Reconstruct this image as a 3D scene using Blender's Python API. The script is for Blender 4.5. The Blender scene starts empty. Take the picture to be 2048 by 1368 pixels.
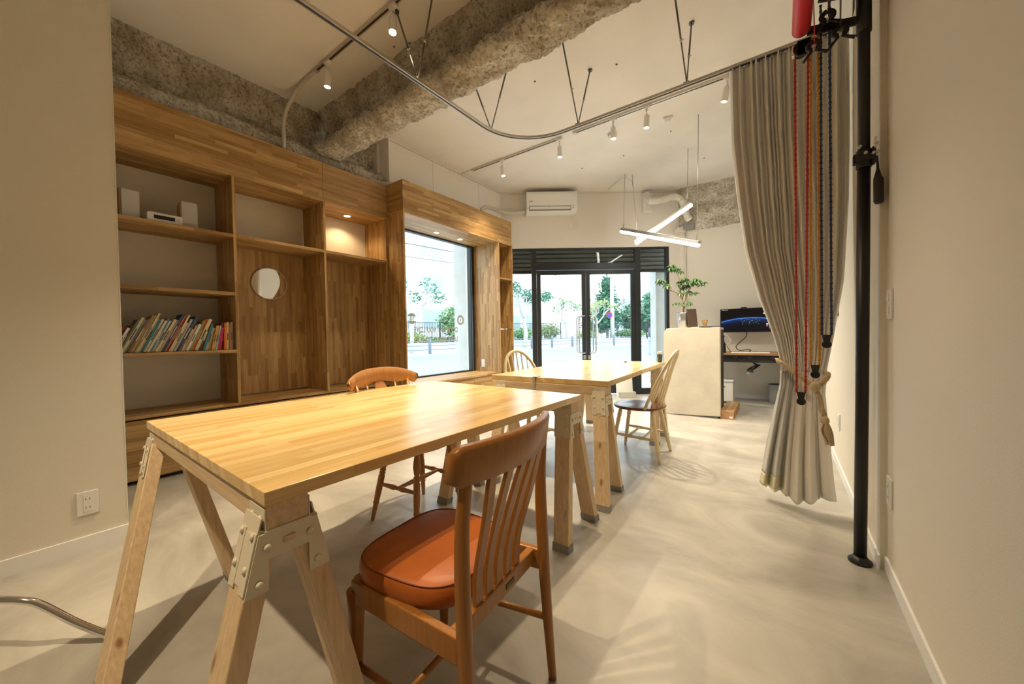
import bpy, math, random
from mathutils import Vector, Matrix, noise
PI = math.pi
sc = bpy.context.scene
COL = sc.collection
rnd = random.Random(7)

# ------------------------------------------------------------------ camera, world, exposure
cam = bpy.data.objects.new('camera', bpy.data.cameras.new('camera'))
COL.objects.link(cam)
cam.data.sensor_width = 36.0
cam.data.lens = 744.07 / 2048 * 36.0
cam.data.clip_start = 0.02
cam.data.clip_end = 400
Rc = Matrix.Rotation(math.radians(35.964), 4, 'Z') @ Matrix.Rotation(math.radians(-1.048), 4, 'X') @ Matrix.Rotation(math.radians(.983), 4, 'Y')
cam.matrix_world = Matrix.Translation((0, 0, 1.03)) @ Rc @ Matrix.Rotation(PI / 2, 4, 'X')
sc.camera = cam

wd = bpy.data.worlds.new('sky'); sc.world = wd; wd.use_nodes = True
SKY = 4.2
wb = wd.node_tree.nodes['Background']
wb.inputs['Color'].default_value = (.80, .91, 1.0, 1)
wb.inputs['Strength'].default_value = SKY

sc.view_settings.view_transform = 'Standard'
sc.view_settings.look = 'None'
sc.view_settings.gamma = 1
sc.view_settings.use_curve_mapping = False
sc.view_settings.exposure = 0.0
SPOT_W = 185.0
WARM = (1.0, .83, .60)

FL = Vector((-3.222, 5.357, 0)); FA = math.radians(36.466)   # the slanted shop front: origin and angle
ML = {}                                                       # matrix of every empty or part by name

# ------------------------------------------------------------------ materials
MC = {}
def nt(name):
    m = bpy.data.materials.new(name); m.use_nodes = True
    t = m.node_tree; b = t.nodes['Principled BSDF']
    return m, t, b
def mat(name, col, rough=.5, metal=0, emis=None, es=0, bump=0, bscale=60, var=0, vscale=4, coat=0, sub=0, trans=0):
    if name in MC: return MC[name]
    m, t, b = nt(name)
    b.inputs['Base Color'].default_value = (*col, 1)
    b.inputs['Roughness'].default_value = rough
    b.inputs['Metallic'].default_value = metal
    if coat: b.inputs['Coat Weight'].default_value = coat; b.inputs['Coat Roughness'].default_value = .12
    if trans: b.inputs['Transmission Weight'].default_value = trans
    if emis: b.inputs['Emission Color'].default_value = (*emis, 1); b.inputs['Emission Strength'].default_value = es
    tc = t.nodes.new('ShaderNodeTexCoord')
    if var:
        n = t.nodes.new('ShaderNodeTexNoise'); n.inputs['Scale'].default_value = vscale; n.inputs['Detail'].default_value = 6
        t.links.new(tc.outputs['Object'], n.inputs['Vector'])
        r = t.nodes.new('ShaderNodeValToRGB')
        r.color_ramp.elements[0].position = .3; r.color_ramp.elements[1].position = .7
        r.color_ramp.elements[0].color = (*[c * (1 - var) for c in col], 1)
        r.color_ramp.elements[1].color = (*[min(1, c * (1 + var * .6)) for c in col], 1)
        t.links.new(n.outputs['Fac'], r.inputs['Fac']); t.links.new(r.outputs['Color'], b.inputs['Base Color'])
    if bump:
        n = t.nodes.new('ShaderNodeTexNoise'); n.inputs['Scale'].default_value = bscale; n.inputs['Detail'].default_value = 5
        t.links.new(tc.outputs['Object'], n.inputs['Vector'])
        bp = t.nodes.new('ShaderNodeBump'); bp.inputs['Strength'].default_value = bump; bp.inputs['Distance'].default_value = .004
        t.links.new(n.outputs['Fac'], bp.inputs['Height']); t.links.new(bp.outputs['Normal'], b.inputs['Normal'])
    MC[name] = m
    return m

def wood(name, axis, c1, c2, sl=.42, sw=.03, rough=.45, gstr=.35, knots=0, solid=False):
    """glued staves running along the given axis (0,1,2); solid: one board with grain only"""
    if name in MC: return MC[name]
    m, t, b = nt(name)
    N, L = t.nodes.new, t.links.new
    tc = N('ShaderNodeTexCoord'); sp = N('ShaderNodeSeparateXYZ'); L(tc.outputs['Object'], sp.inputs[0])
    o = [i for i in range(3) if i != axis]
    ad = N('ShaderNodeMath'); ad.operation = 'ADD'; L(sp.outputs[o[0]], ad.inputs[0]); L(sp.outputs[o[1]], ad.inputs[1])
    cb = N('ShaderNodeCombineXYZ'); L(sp.outputs[axis], cb.inputs[0]); L(ad.outputs[0], cb.inputs[1])
    if solid:
        base = N('ShaderNodeMix'); base.data_type = 'RGBA'
        n0 = N('ShaderNodeTexNoise'); n0.inputs['Scale'].default_value = 2.2
        L(tc.outputs['Object'], n0.inputs['Vector']); L(n0.outputs['Fac'], base.inputs['Factor'])
        base.inputs['A'].default_value = (*c1, 1); base.inputs['B'].default_value = (*c2, 1)
        bo = base.outputs['Result']
    else:
        br = N('ShaderNodeTexBrick'); L(cb.outputs[0], br.inputs['Vector'])
        br.offset = .37; br.offset_frequency = 2; br.squash = .8; br.squash_frequency = 3
        br.inputs['Scale'].default_value = 1; br.inputs['Mortar Size'].default_value = 0
        br.inputs['Brick Width'].default_value = sl; br.inputs['Row Height'].default_value = sw
        br.inputs['Color1'].default_value = (*c1, 1); br.inputs['Color2'].default_value = (*c2, 1)
        bo = br.outputs['Color']
    mp = N('ShaderNodeMapping'); s = [22, 22, 22]; s[axis] = 1.2; mp.inputs['Scale'].default_value = s
    L(tc.outputs['Object'], mp.inputs['Vector'])
    n = N('ShaderNodeTexNoise'); n.inputs['Scale'].default_value = 4; n.inputs['Detail'].default_value = 6; n.inputs['Roughness'].default_value = .6
    L(mp.outputs[0], n.inputs['Vector'])
    r = N('ShaderNodeValToRGB'); r.color_ramp.elements[0].position = .3; r.color_ramp.elements[1].position = .7
    g = 1 - gstr; r.color_ramp.elements[0].color = (g, g * .95, g * .9, 1); r.color_ramp.elements[1].color = (1, 1, 1, 1)
    L(n.outputs['Fac'], r.inputs['Fac'])
    mx = N('ShaderNodeMix'); mx.data_type = 'RGBA'; mx.blend_type = 'MULTIPLY'; mx.inputs['Factor'].default_value = 1
    L(bo, mx.inputs['A']); L(r.outputs['Color'], mx.inputs['B'])
    out = mx.outputs['Result']
    if knots:
        mp2 = N('ShaderNodeMapping'); s = [16, 16, 16]; s[axis] = 5; mp2.inputs['Scale'].default_value = s
        L(tc.outputs['Object'], mp2.inputs['Vector'])
        v = N('ShaderNodeTexVoronoi'); v.inputs['Scale'].default_value = .8; L(mp2.outputs[0], v.inputs['Vector'])
        r2 = N('ShaderNodeValToRGB'); r2.color_ramp.elements[0].position = .06; r2.color_ramp.elements[1].position = .15
        r2.color_ramp.elements[0].color = (.42, .24, .12, 1); r2.color_ramp.elements[1].color = (1, 1, 1, 1)
        L(v.outputs['Distance'], r2.inputs['Fac'])
        m2 = N('ShaderNodeMix'); m2.data_type = 'RGBA'; m2.blend_type = 'MULTIPLY'; m2.inputs['Factor'].default_value = knots
        L(out, m2.inputs['A']); L(r2.outputs['Color'], m2.inputs['B']); out = m2.outputs['Result']
    L(out, b.inputs['Base Color'])
    b.inputs['Roughness'].default_value = rough
    bp = N('ShaderNodeBump'); bp.inputs['Strength'].default_value = .12; bp.inputs['Distance'].default_value = .002
    L(n.outputs['Fac'], bp.inputs['Height']); L(bp.outputs['Normal'], b.inputs['Normal'])
    MC[name] = m
    return m

def glass(name, tint=(.95, .98, .97), refl=1.0):
    if name in MC: return MC[name]
    m = bpy.data.materials.new(name); m.use_nodes = True; t = m.node_tree; t.nodes.clear()
    N, L = t.nodes.new, t.links.new
    o = N('ShaderNodeOutputMaterial'); tr = N('ShaderNodeBsdfTransparent'); gl = N('ShaderNodeBsdfGlossy'); mx = N('ShaderNodeMixShader'); fr = N('ShaderNodeFresnel')
    tr.inputs[0].default_value = (*tint, 1); gl.inputs['Roughness'].default_value = .01; fr.inputs[0].default_value = 1.45
    ml = N('ShaderNodeMath'); ml.operation = 'MULTIPLY'; ml.inputs[1].default_value = refl
    ge = N('ShaderNodeNewGeometry'); iv = N('ShaderNodeMath'); iv.operation = 'SUBTRACT'; iv.inputs[0].default_value = 1; L(ge.outputs['Backfacing'], iv.inputs[1])
    m2 = N('ShaderNodeMath'); m2.operation = 'MULTIPLY'; L(iv.outputs[0], m2.inputs[0]); L(ml.outputs[0], m2.inputs[1])
    L(fr.outputs[0], ml.inputs[0]); L(m2.outputs[0], mx.inputs[0]); L(tr.outputs[0], mx.inputs[1]); L(gl.outputs[0], mx.inputs[2]); L(mx.outputs[0], o.inputs[0])
    MC[name] = m
    return m

def spray_mat():
    m, t, b = nt('sprayed_rock_wool'); N, L = t.nodes.new, t.links.new
    tc = N('ShaderNodeTexCoord')
    n = N('ShaderNodeTexNoise'); n.inputs['Scale'].default_value = 38; n.inputs['Detail'].default_value = 8; n.inputs['Roughness'].default_value = .75
    n2 = N('ShaderNodeTexNoise'); n2.inputs['Scale'].default_value = 5; n2.inputs['Detail'].default_value = 4
    L(tc.outputs['Object'], n.inputs['Vector']); L(tc.outputs['Object'], n2.inputs['Vector'])
    r = N('ShaderNodeValToRGB'); e = r.color_ramp.elements
    e[0].position = .34; e[0].color = (.27, .23, .17, 1); e[1].position = .53; e[1].color = (.90, .85, .75, 1)
    L(n.outputs['Fac'], r.inputs['Fac'])
    r2 = N('ShaderNodeValToRGB'); r2.color_ramp.elements[0].position = .35; r2.color_ramp.elements[0].color = (.62, .57, .5, 1); r2.color_ramp.elements[1].position = .65
    L(n2.outputs['Fac'], r2.inputs['Fac'])
    mx = N('ShaderNodeMix'); mx.data_type = 'RGBA'; mx.blend_type = 'MULTIPLY'; mx.inputs['Factor'].default_value = 1
    L(r.outputs['Color'], mx.inputs['A']); L(r2.outputs['Color'], mx.inputs['B']); L(mx.outputs['Result'], b.inputs['Base Color'])
    b.inputs['Roughness'].default_value = 1; b.inputs['Specular IOR Level'].default_value = .1
    bp = N('ShaderNodeBump'); bp.inputs['Strength'].default_value = 1; bp.inputs['Distance'].default_value = .02
    L(n.outputs['Fac'], bp.inputs['Height']); L(bp.outputs['Normal'], b.inputs['Normal'])
    MC['spray'] = m
    return m

def floor_mat():
    m, t, b = nt('trowelled_mortar_floor'); N, L = t.nodes.new, t.links.new
    tc = N('ShaderNodeTexCoord')
    n = N('ShaderNodeTexNoise'); n.inputs['Scale'].default_value = 1.3; n.inputs['Detail'].default_value = 7; n.inputs['Roughness'].default_value = .62; n.inputs['Distortion'].default_value = .9
    mp = N('ShaderNodeMapping'); mp.inputs['Scale'].default_value = (1.2, 1.7, 1); mp.inputs['Rotation'].default_value = (0, 0, .6)
    L(tc.outputs['Object'], mp.inputs['Vector']); L(mp.outputs[0], n.inputs['Vector'])
    r = N('ShaderNodeValToRGB'); e = r.color_ramp.elements
    e[0].position = .32; e[0].color = (.32, .305, .27, 1); e[1].position = .68; e[1].color = (.55, .53, .48, 1)
    L(n.outputs['Fac'], r.inputs['Fac']); L(r.outputs['Color'], b.inputs['Base Color'])
    n2 = N('ShaderNodeTexNoise'); n2.inputs['Scale'].default_value = 5; n2.inputs['Detail'].default_value = 5
    L(tc.outputs['Object'], n2.inputs['Vector'])
    mr = N('ShaderNodeMapRange'); mr.inputs['To Min'].default_value = .24; mr.inputs['To Max'].default_value = .46
    L(n2.outputs['Fac'], mr.inputs['Value']); L(mr.outputs[0], b.inputs['Roughness'])
    bp = N('ShaderNodeBump'); bp.inputs['Strength'].default_value = .25; bp.inputs['Distance'].default_value = .01
    L(n.outputs['Fac'], bp.inputs['Height']); L(bp.outputs['Normal'], b.inputs['Normal'])
    return m

WALL = mat('cream_wallpaper', (.76, .72, .63), .85, bump=.25, bscale=260)
CEIL = mat('painted_slab', (.80, .765, .71), .9, bump=.3, bscale=14, var=.05, vscale=2.5)
PANEL = mat('painted_board', (.79, .75, .69), .85, bump=.1, bscale=90)
SKIRT = mat('white_skirting', (.86, .87, .88), .5)
SPRAY = spray_mat()
OC1, OC2 = (.36, .195, .06), (.64, .415, .17)
OAKY = wood('oak_staves_along_y', 1, OC1, OC2)
OAKZ = wood('oak_staves_upright', 2, OC1, OC2)
OAKX = wood('oak_staves_along_x', 0, OC1, OC2)
PINEY = wood('pine_staves_along_y', 1, (.72, .48, .18), (.92, .71, .38), sl=.55, sw=.035, rough=.24, gstr=.14)
STUD = {a: wood('spruce_stud_%s' % 'xyz'[a], a, (.76, .57, .34), (.86, .68, .45), rough=.55, gstr=.25, knots=.85, solid=True) for a in range(3)}
BROWN = wood('brown_beech', 2, (.33, .13, .022), (.43, .185, .038), rough=.32, gstr=.25, solid=True)
HONEY = wood('honey_beech', 2, (.44, .20, .06), (.54, .27, .09), rough=.3, gstr=.2, solid=True)
SEATB = wood('walnut_stained_seat', 0, (.16, .06, .02), (.23, .09, .033), rough=.22, gstr=.3, solid=True)
CREAMW = mat('cream_painted_wood', (.80, .67, .43), .35)
METAL = mat('cream_coated_steel', (.74, .68, .54), .45)
STEEL = mat('galvanised_steel', (.55, .55, .54), .35, 1)
CHROME = mat('chrome', (.82, .82, .82), .12, 1)
ALU = mat('anodised_aluminium', (.66, .62, .56), .38, .85)
DARKSTEEL = mat('dark_steel_strut', (.16, .15, .13), .4, .7)
BLACK = mat('black_satin', (.006, .006, .007), .42)
BLACKM = mat('black_matte_plastic', (.02, .02, .022), .55)
FRAME = mat('dark_bronze_frame', (.028, .032, .036), .4, .3)
WHITEP = mat('white_plastic', (.82, .81, .78), .4)
GREYP = mat('grey_plastic', (.28, .27, .26), .6)
GLASS = glass('clear_glass')
LENS = mat('warm_lamp_lens', (1, .9, .7), .4, emis=(1, .80, .55), es=14)

# ------------------------------------------------------------------ mesh helpers
class MB:
    def __init__(s): s.v = []; s.f = []; s.sm = []
    def add(s, vs, fs, M=None, smooth=False):
        n = len(s.v)
        for p in vs:
            p = Vector(p); s.v.append(M @ p if M is not None else p)
        for f in fs: s.f.append([i + n for i in f]); s.sm.append(smooth)
        return s
    def box(s, x0, x1, y0, y1, z0, z1, M=None):
        if x0 > x1: x0, x1 = x1, x0
        if y0 > y1: y0, y1 = y1, y0
        if z0 > z1: z0, z1 = z1, z0
        return s.add([(x, y, z) for x in (x0, x1) for y in (y0, y1) for z in (z0, z1)],
                     [(0, 1, 3, 2), (4, 6, 7, 5), (0, 4, 5, 1), (2, 3, 7, 6), (0, 2, 6, 4), (1, 5, 7, 3)], M)
    def prism(s, poly, z0, z1, M=None, smooth=False):       # poly in local xy, counter-clockwise
        n = len(poly)
        s.add([(x, y, z0) for x, y in poly] + [(x, y, z1) for x, y in poly],
              [tuple(range(n - 1, -1, -1)), tuple(range(n, 2 * n))], M)
        b = len(s.v) - 2 * n
        for i in range(n):
            j = (i + 1) % n; s.f.append([b + i, b + j, b + n + j, b + n + i]); s.sm.append(smooth)
        return s
    def tube(s, pts, r, n=10, caps=True, M=None, flat=1.0, up=None):
        pts = [Vector(p) for p in pts]; k = len(pts)
        rs = r if isinstance(r, (list, tuple)) else [r] * k
        vs, fs = [], []
        t0 = (pts[1] - pts[0]).normalized()
        u = Vector(up) if up else (Vector((0, 0, 1)) if abs(t0.z) < .9 else Vector((1, 0, 0)))
        for i, p in enumerate(pts):
            t = (pts[min(i + 1, k - 1)] - pts[max(i - 1, 0)]).normalized()
            a = (u - t * u.dot(t)); a = a.normalized() if a.length > 1e-6 else t.orthogonal().normalized()
            b = t.cross(a); u = a
            for j in range(n):
                w = 2 * PI * j / n
                vs.append(p + a * (math.cos(w) * rs[i] * flat) + b * (math.sin(w) * rs[i]))
        for i in range(k - 1):
            for j in range(n):
                j2 = (j + 1) % n; fs.append((i * n + j, i * n + j2, (i + 1) * n + j2, (i + 1) * n + j))
        s.add(vs, fs, M, True)
        if caps:
            m = len(s.v) - len(vs)
            s.f.append([m + j for j in range(n - 1, -1, -1)]); s.sm.append(False)
            s.f.append([m + (k - 1) * n + j for j in range(n)]); s.sm.append(False)
        return s
    def rod(s, a, b, r0, r1=None, n=10, M=None): return s.tube([a, b], [r0, r1 if r1 is not None else r0], n, True, M)
    def turned(s, a, b, prof, n=12, M=None):                # prof: (t, radius) along a->b
        a, b = Vector(a), Vector(b)
        return s.tube([a.lerp(b, t) for t, _ in prof], [r for _, r in prof], n, True, M)
    def bar(s, a, b, w, h, up=(0, 0, 1), M=None):           # rectangular bar a->b, w across, h along up
        a, b = Vector(a), Vector(b); t = (b - a).normalized(); u = Vector(up); u = (u - t * u.dot(t)).normalized(); c = t.cross(u)
        vs = [p + c * (sx * w / 2) + u * (sy * h / 2) for p in (a, b) for sx, sy in ((-1, -1), (1, -1), (1, 1), (-1, 1))]
        return s.add(vs, [(3, 2, 1, 0), (4, 5, 6, 7), (0, 1, 5, 4), (1, 2, 6, 5), (2, 3, 7, 6), (3, 0, 4, 7)], M)
    def ball(s, c, r, n=8, M=None, sz=1.0):
        c = Vector(c)
        return s.tube([c + Vector((0, 0, -r * sz * math.cos(PI * i / n))) for i in range(n + 1)], [max(1e-4, r * math.sin(PI * i / n)) for i in range(n + 1)], n + 2, False, M)
    def sheet(s, fn, nu, nv, M=None, thick=0):
        vs = [fn(i / nu, j / nv) for j in range(nv + 1) for i in range(nu + 1)]
        fs = [(j * (nu + 1) + i, j * (nu + 1) + i + 1, (j + 1) * (nu + 1) + i + 1, (j + 1) * (nu + 1) + i) for j in range(nv) for i in range(nu)]
        return s.add(vs, fs, M, True)
    def build(s, name, m, parent=None, world=True, bevel=0):
        me = bpy.data.meshes.new(name); vs = s.v
        if parent is not None and world: I = ML[parent.name].inverted(); vs = [I @ v for v in vs]
        org = Vector((0, 0, 0))
        if parent is None and world and vs:
            xs = [v.x for v in vs]; ys = [v.y for v in vs]
            org = Vector(((min(xs) + max(xs)) / 2, (min(ys) + max(ys)) / 2, min(v.z for v in vs))); vs = [v - org for v in vs]
        me.from_pydata([tuple(v) for v in vs], [], s.f); me.update()
        me.polygons.foreach_set('use_smooth', s.sm)
        me.materials.append(m)
        o = bpy.data.objects.new(name, me); COL.objects.link(o); o.location = org
        if parent is not None: o.parent = parent; ML[o.name] = ML[parent.name]
        else: ML[o.name] = Matrix.Translation(org)
        if bevel:
            b = o.modifiers.new('bevel', 'BEVEL'); b.width = bevel; b.segments = 2; b.limit_method = 'ANGLE'; b.angle_limit = .7
        return o

def B(x0, x1, y0, y1, z0, z1, M=None): return MB().box(x0, x1, y0, y1, z0, z1, M)
def tag(o, label=None, cat=None, group=None, kind=None):
    if label: o['label'] = label
    if cat: o['category'] = cat
    if group: o['group'] = group
    if kind: o['kind'] = kind
    return o
def thing(name, label, cat, loc=(0, 0, 0), rz=0, group=None, kind=None):
    o = bpy.data.objects.new(name, None); COL.objects.link(o); o.empty_display_size = .1
    o.location = loc; o.rotation_euler = (0, 0, rz)
    ML[o.name] = Matrix.Translation(loc) @ Matrix.Rotation(rz, 4, 'Z')
    return tag(o, label, cat, group, kind)
def struct(o): o['kind'] = 'structure'; return o
def copy_tree(o, parent=None):
    c = o.copy(); COL.objects.link(c); c.parent = parent
    for ch in list(o.children): copy_tree(ch, c)
    return c
def rrect(w, h, r, n=6, cx=0, cy=0):
    p = []
    for sx, sy, a0 in ((1, 1, 0), (-1, 1, PI / 2), (-1, -1, PI), (1, -1, 1.5 * PI)):
        for i in range(n + 1):
            a = a0 + PI / 2 * i / n; p.append((cx + sx * (w / 2 - r) + r * math.cos(a), cy + sy * (h / 2 - r) + r * math.sin(a)))
    return p
def lerp_t(tab, x):
    for (a, va), (b, vb) in zip(tab, tab[1:]):
        if (a - x) * (b - x) <= 0: t = (x - a) / (b - a) if b != a else 0; return va + (vb - va) * t
    return tab[0][1] if abs(x - tab[0][0]) < abs(x - tab[-1][0]) else tab[-1][1]
def smooth_path(pts, n=8):                                  # Catmull-Rom
    P = [Vector(p) for p in pts]; P = [P[0] * 2 - P[1]] + P + [P[-1] * 2 - P[-2]]; out = []
    for i in range(1, len(P) - 2):
        for k in range(n):
            t = k / n; a, b, c, d = P[i - 1:i + 3]
            out.append(.5 * ((2 * b) + (c - a) * t + (2 * a - 5 * b + 4 * c - d) * t * t + (3 * b - a - 3 * c + d) * t ** 3))
    out.append(P[-2]); return out
MF = Matrix.Translation(FL) @ Matrix.Rotation(FA, 4, 'Z')     # shop-front frame: x along it, +y outwards

# ================================================================== SETTING
ZC = 3.4; YB = -2.3; XR = .36; XF = .338; YM = 6.72
fp = lambda s, o=0: (MF @ Vector((s, o, 0)))
corner = fp(2.36)
poly = [(-4.25, YB), (XR, YB), (XR, YM), (corner.x, YM), (fp(-.72).x, fp(-.72).y), (-4.25, fp(-.72).y)]
struct(MB().prism([(-4.3, YB), (XR + .1, YB), (XR + .1, YM + .1), (corner.x - .05, YM + .1), (fp(-.72, .12).x, fp(-.72, .12).y), (-4.3, fp(-.72, .12).y)], -.1, 0).build('floor', floor_mat()))
struct(MB().prism([(-4.3, YB), (XR + .1, YB), (XR + .1, YM + .1), (corner.x - .05, YM + .1), (fp(-.72, .12).x, fp(-.72, .12).y), (-4.3, fp(-.72, .12).y)], ZC, ZC + .15).build('ceiling', CEIL))
w = MB().box(XR, XR + .15, YB, 2.2, 0, ZC).box(XF, XR + .15, 2.2, YM + .1, 0, ZC); struct(w.build('wall_right', WALL))
struct(B(-4.3, XR + .15, YB - .12, YB, 0, ZC).build('wall_behind', WALL))
struct(B(-4.3, -2.785, YB, .375, 0, ZC).build('wall_left_near', WALL))
struct(B(-4.32, -4.18, .375, 2.72, 0, ZC).build('wall_left', WALL))
w = MB().box(-4.14, -3.77, 2.77, 4.95, 2.80, ZC).box(-4.14, -3.95, 2.735, 2.77, 2.45, ZC)
struct(w.build('wall_left_upper', PANEL))
struct(B(-4.14, -4.03, 4.46, 5.0, 0, 2.8).build('wall_left_pier', WALL))
struct(B(-4.14, -4.03, 2.735, 4.46, 0, .46).build('wall_left_below_window', WALL))
w = MB().box(-.75, 2.3, 0, .13, 2.47, ZC, MF).box(2.115, 2.36, 0, .13, 0, 2.47, MF)
struct(w.build('wall_front', PANEL))
struct(B(corner.x - .05, XR + .1, YM, YM + .12, 0, ZC).build('wall_back', WALL))
# seams of the painted boards over the window
sm = mat('board_joint', (.42, .39, .34), .9)
for y in (3.46, 4.39): struct(B(-3.7715, -3.7685, y - .0015, y + .0015, 2.81, ZC - .03).build('trim_joint', sm))
struct(B(-3.772, -3.766, 2.78, 4.93, ZC - .03, ZC - .026).build('trim_joint', sm))
struct(B(-.55, 2.3, -.003, .002, ZC - .03, ZC - .026, MF).build('trim_joint', sm))
# skirting boards
struct(MB().box(XR - .008, XR, YB, 2.2, 0, .06).box(XF - .008, XF, 2.192, YM, 0, .06).build('baseboard_right', SKIRT))
struct(B(-2.785, -2.775, YB, .375, 0, .075).build('baseboard_left', SKIRT))
struct(B(corner.x, XF, YM - .008, YM, 0, .06).build('baseboard_back', SKIRT))
struct(B(2.12, 2.35, -.008, 0, 0, .06, MF).build('baseboard_front', SKIRT))
# bright corner bead of the near left wall
struct(B(-2.786, -2.7835, .373, .3765, .06, ZC).build('trim_corner_bead', mat('white_bead', (.80, .84, .82), .4)))

# sprayed beams ----------------------------------------------------
def spray_beam(name, prof, along, a0, a1, amp=.03, seed=0, step=.014):
    P = [Vector((p[0], p[1])) for p in prof]; prof2 = []
    for a, b in zip(P, P[1:]):
        k = max(1, int((b - a).length / step))
        for i in range(k): prof2.append(a.lerp(b, i / k))
    prof2.append(P[-1])
    for _ in range(3): prof2 = [prof2[0]] + [(prof2[i - 1] + prof2[i] * 2 + prof2[i + 1]) / 4 for i in range(1, len(prof2) - 1)] + [prof2[-1]]
    n = len(prof2); k = int((a1 - a0) / step); vs, fs = [], []
    nor = []
    for i in range(n):
        d = (prof2[min(i + 1, n - 1)] - prof2[max(i - 1, 0)]).normalized(); nor.append(Vector((d.y, -d.x)))
    for j in range(k + 1):
        a = a0 + (a1 - a0) * j / k
        for i in range(n):
            q = Vector((a, prof2[i].x, prof2[i].y)) + Vector((seed, 0, 0))
            d = amp * .9 * noise.noise(q * 5) + amp * .55 * noise.noise(q * 16) + amp * .5 * noise.noise(q * 42) + .004 * rnd.random()
            if prof2[i].y > ZC - .01: d *= .3
            c = prof2[i] + nor[i] * d
            vs.append((a, c.x, c.y) if along == 'x' else (c.x, a, c.y))
    for j in range(k):
        for i in range(n - 1):
            a, b, c, d = j * n + i, j * n + i + 1, (j + 1) * n + i + 1, (j + 1) * n + i
            fs.append((a, b, c, d))
    m = MB().add(vs, fs, None, True)
    if a0 > -3: m.add([vs[i] for i in range(n)], [tuple(range(n))])
    o = m.build(name, SPRAY); struct(o); return o
spray_beam('trim_sprayed_beam_across', [(2.0, 3.43), (2.04, 3.36), (2.075, 3.24), (2.09, 3.14), (2.06, 3.07), (1.99, 3.04), (1.945, 3.0), (1.945, 2.945), (1.99, 2.915), (2.10, 2.905), (2.20, 2.93), (2.25, 2.98), (2.25, 3.04), (2.2, 3.08), (2.17, 3.15), (2.17, 3.28), (2.2, 3.43)], 'x', -3.9, .36, .035)
spray_beam('trim_sprayed_beam_left', [(-3.93, 3.43), (-3.96, 3.36), (-4.03, 3.22), (-4.05, 3.12), (-4.02, 3.05), (-3.94, 3.0), (-3.86, 2.95), (-3.84, 2.88), (-3.86, 2.82), (-3.93, 2.80), (-4.1, 2.80)], 'y', .30, 2.76, .035, 9)
spray_beam('trim_sprayed_beam_back', [(6.66, 3.43), (6.665, 3.3), (6.69, 3.15), (6.70, 3.08), (6.665, 3.03), (6.64, 2.95), (6.65, 2.86), (6.68, 2.80), (6.66, 2.74), (6.685, 2.70), (6.73, 2.69)], 'x', -1.38, .34, .02, 4, .02)
spray_beam('trim_sprayed_column', [(5.5, 3.42), (5.5, 3.3), (5.52, 3.2), (5.6, 3.1)], 'x', .2, .34, .02, 5, .03)
# fireproofing lip behind the fascia
# ceiling marks: anchors left in the slab
am = mat('rusty_anchor', (.16, .09, .05), .8)
for k, (x, y) in enumerate([(-1.86, 3.0), (-1.17, 3.25), (-1.05, 4.7), (-1.7, 4.95), (-2.3, 4.95), (-.85, 5.7), (-2.55, 1.95), (-2.42, 2.0)]):
    tag(B(-.008, .008, -.005, .005, -.008, 0, Matrix.Translation((x, y, ZC)) @ Matrix.Rotation(k, 4, 'Z')).build('ceiling_anchor', am), 'small rusty ceiling anchor stub ' + ('inside the bend of the curtain rail', 'between the middle struts and the right track', 'beside the pendant rods on the right', 'above the air conditioner, right one', 'above the air conditioner, left one', 'nearest the sprayed back beam', 'left one of two before the sprayed beam', 'right one of two before the sprayed beam')[k], 'anchor', 'anchor stubs in the ceiling')

# ================================================================== SHOP FRONT (glazing)
def FBX(name, m, parent, x0, x1, y0, y1, z0, z1, bevel=.002): return B(x0, x1, y0, y1, z0, z1, MF).build(name, m, parent, bevel=bevel)
win = thing('window_2', None, None, FL, FA, kind='structure')
for x0, x1, z0, z1 in ((-.62, 2.115, 2.445, 2.475), (-.62, -.56, 0, 2.445), (-.19, -.11, 0, 2.445), (1.545, 1.635, 0, 2.445), (2.065, 2.115, 0, 2.445), (-.11, 1.545, 2.11, 2.215), (-.56, -.19, 0, .10), (1.635, 2.065, 0, .10)):
    FBX('frame_bar', FRAME, win, x0, x1, .01, .09, z0, z1)
for x0, x1, z0, z1 in ((-.56, -.19, .10, 2.445), (1.635, 2.065, .10, 2.445), (-.11, 1.545, 2.215, 2.445)):
    FBX('glass_pane', GLASS, win, x0, x1, .047, .053, z0, z1, 0)
for i, (a, b) in enumerate(((-.105, .714), (.722, 1.54))):
    d = thing('door_%d' % (i + 1), None, None, fp(a), FA, kind='structure')
    st = .065
    for x0, x1, z0, z1 in ((a, a + st, .02, 2.10), (b - st, b, .02, 2.10), (a + st, b - st, 2.03, 2.10), (a + st, b - st, .02, .18)):
        FBX('door_rail', FRAME, d, x0, x1, .025, .07, z0, z1)
    FBX('glass_pane', GLASS, d, a + st, b - st, .044, .05, .18, 2.03, 0)
    hx = b - .035 if i == 0 else a + .035; sg = -1 if i == 0 else 1
    for oy, yy in ((-.055, .025), (.15, .07)):
        x2 = hx + sg * .10
        pth = [(hx, yy, .71), (hx + sg * .01, oy, .71), (hx + sg * .05, oy, .71), (x2 - sg * .02, oy, .715), (x2, oy, .745), (x2, oy, 1.29), (x2 - sg * .02, oy, 1.325), (hx + sg * .05, oy, 1.33), (hx + sg * .01, oy, 1.33), (hx, yy, 1.33)]
        MB().tube([MF @ Vector(p) for p in pth], .012, 10).build('pull_handle', CHROME, d)
    FBX('lock', STEEL, d, hx - .02, hx + .02, .012, .025, .60, .67)
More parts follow.
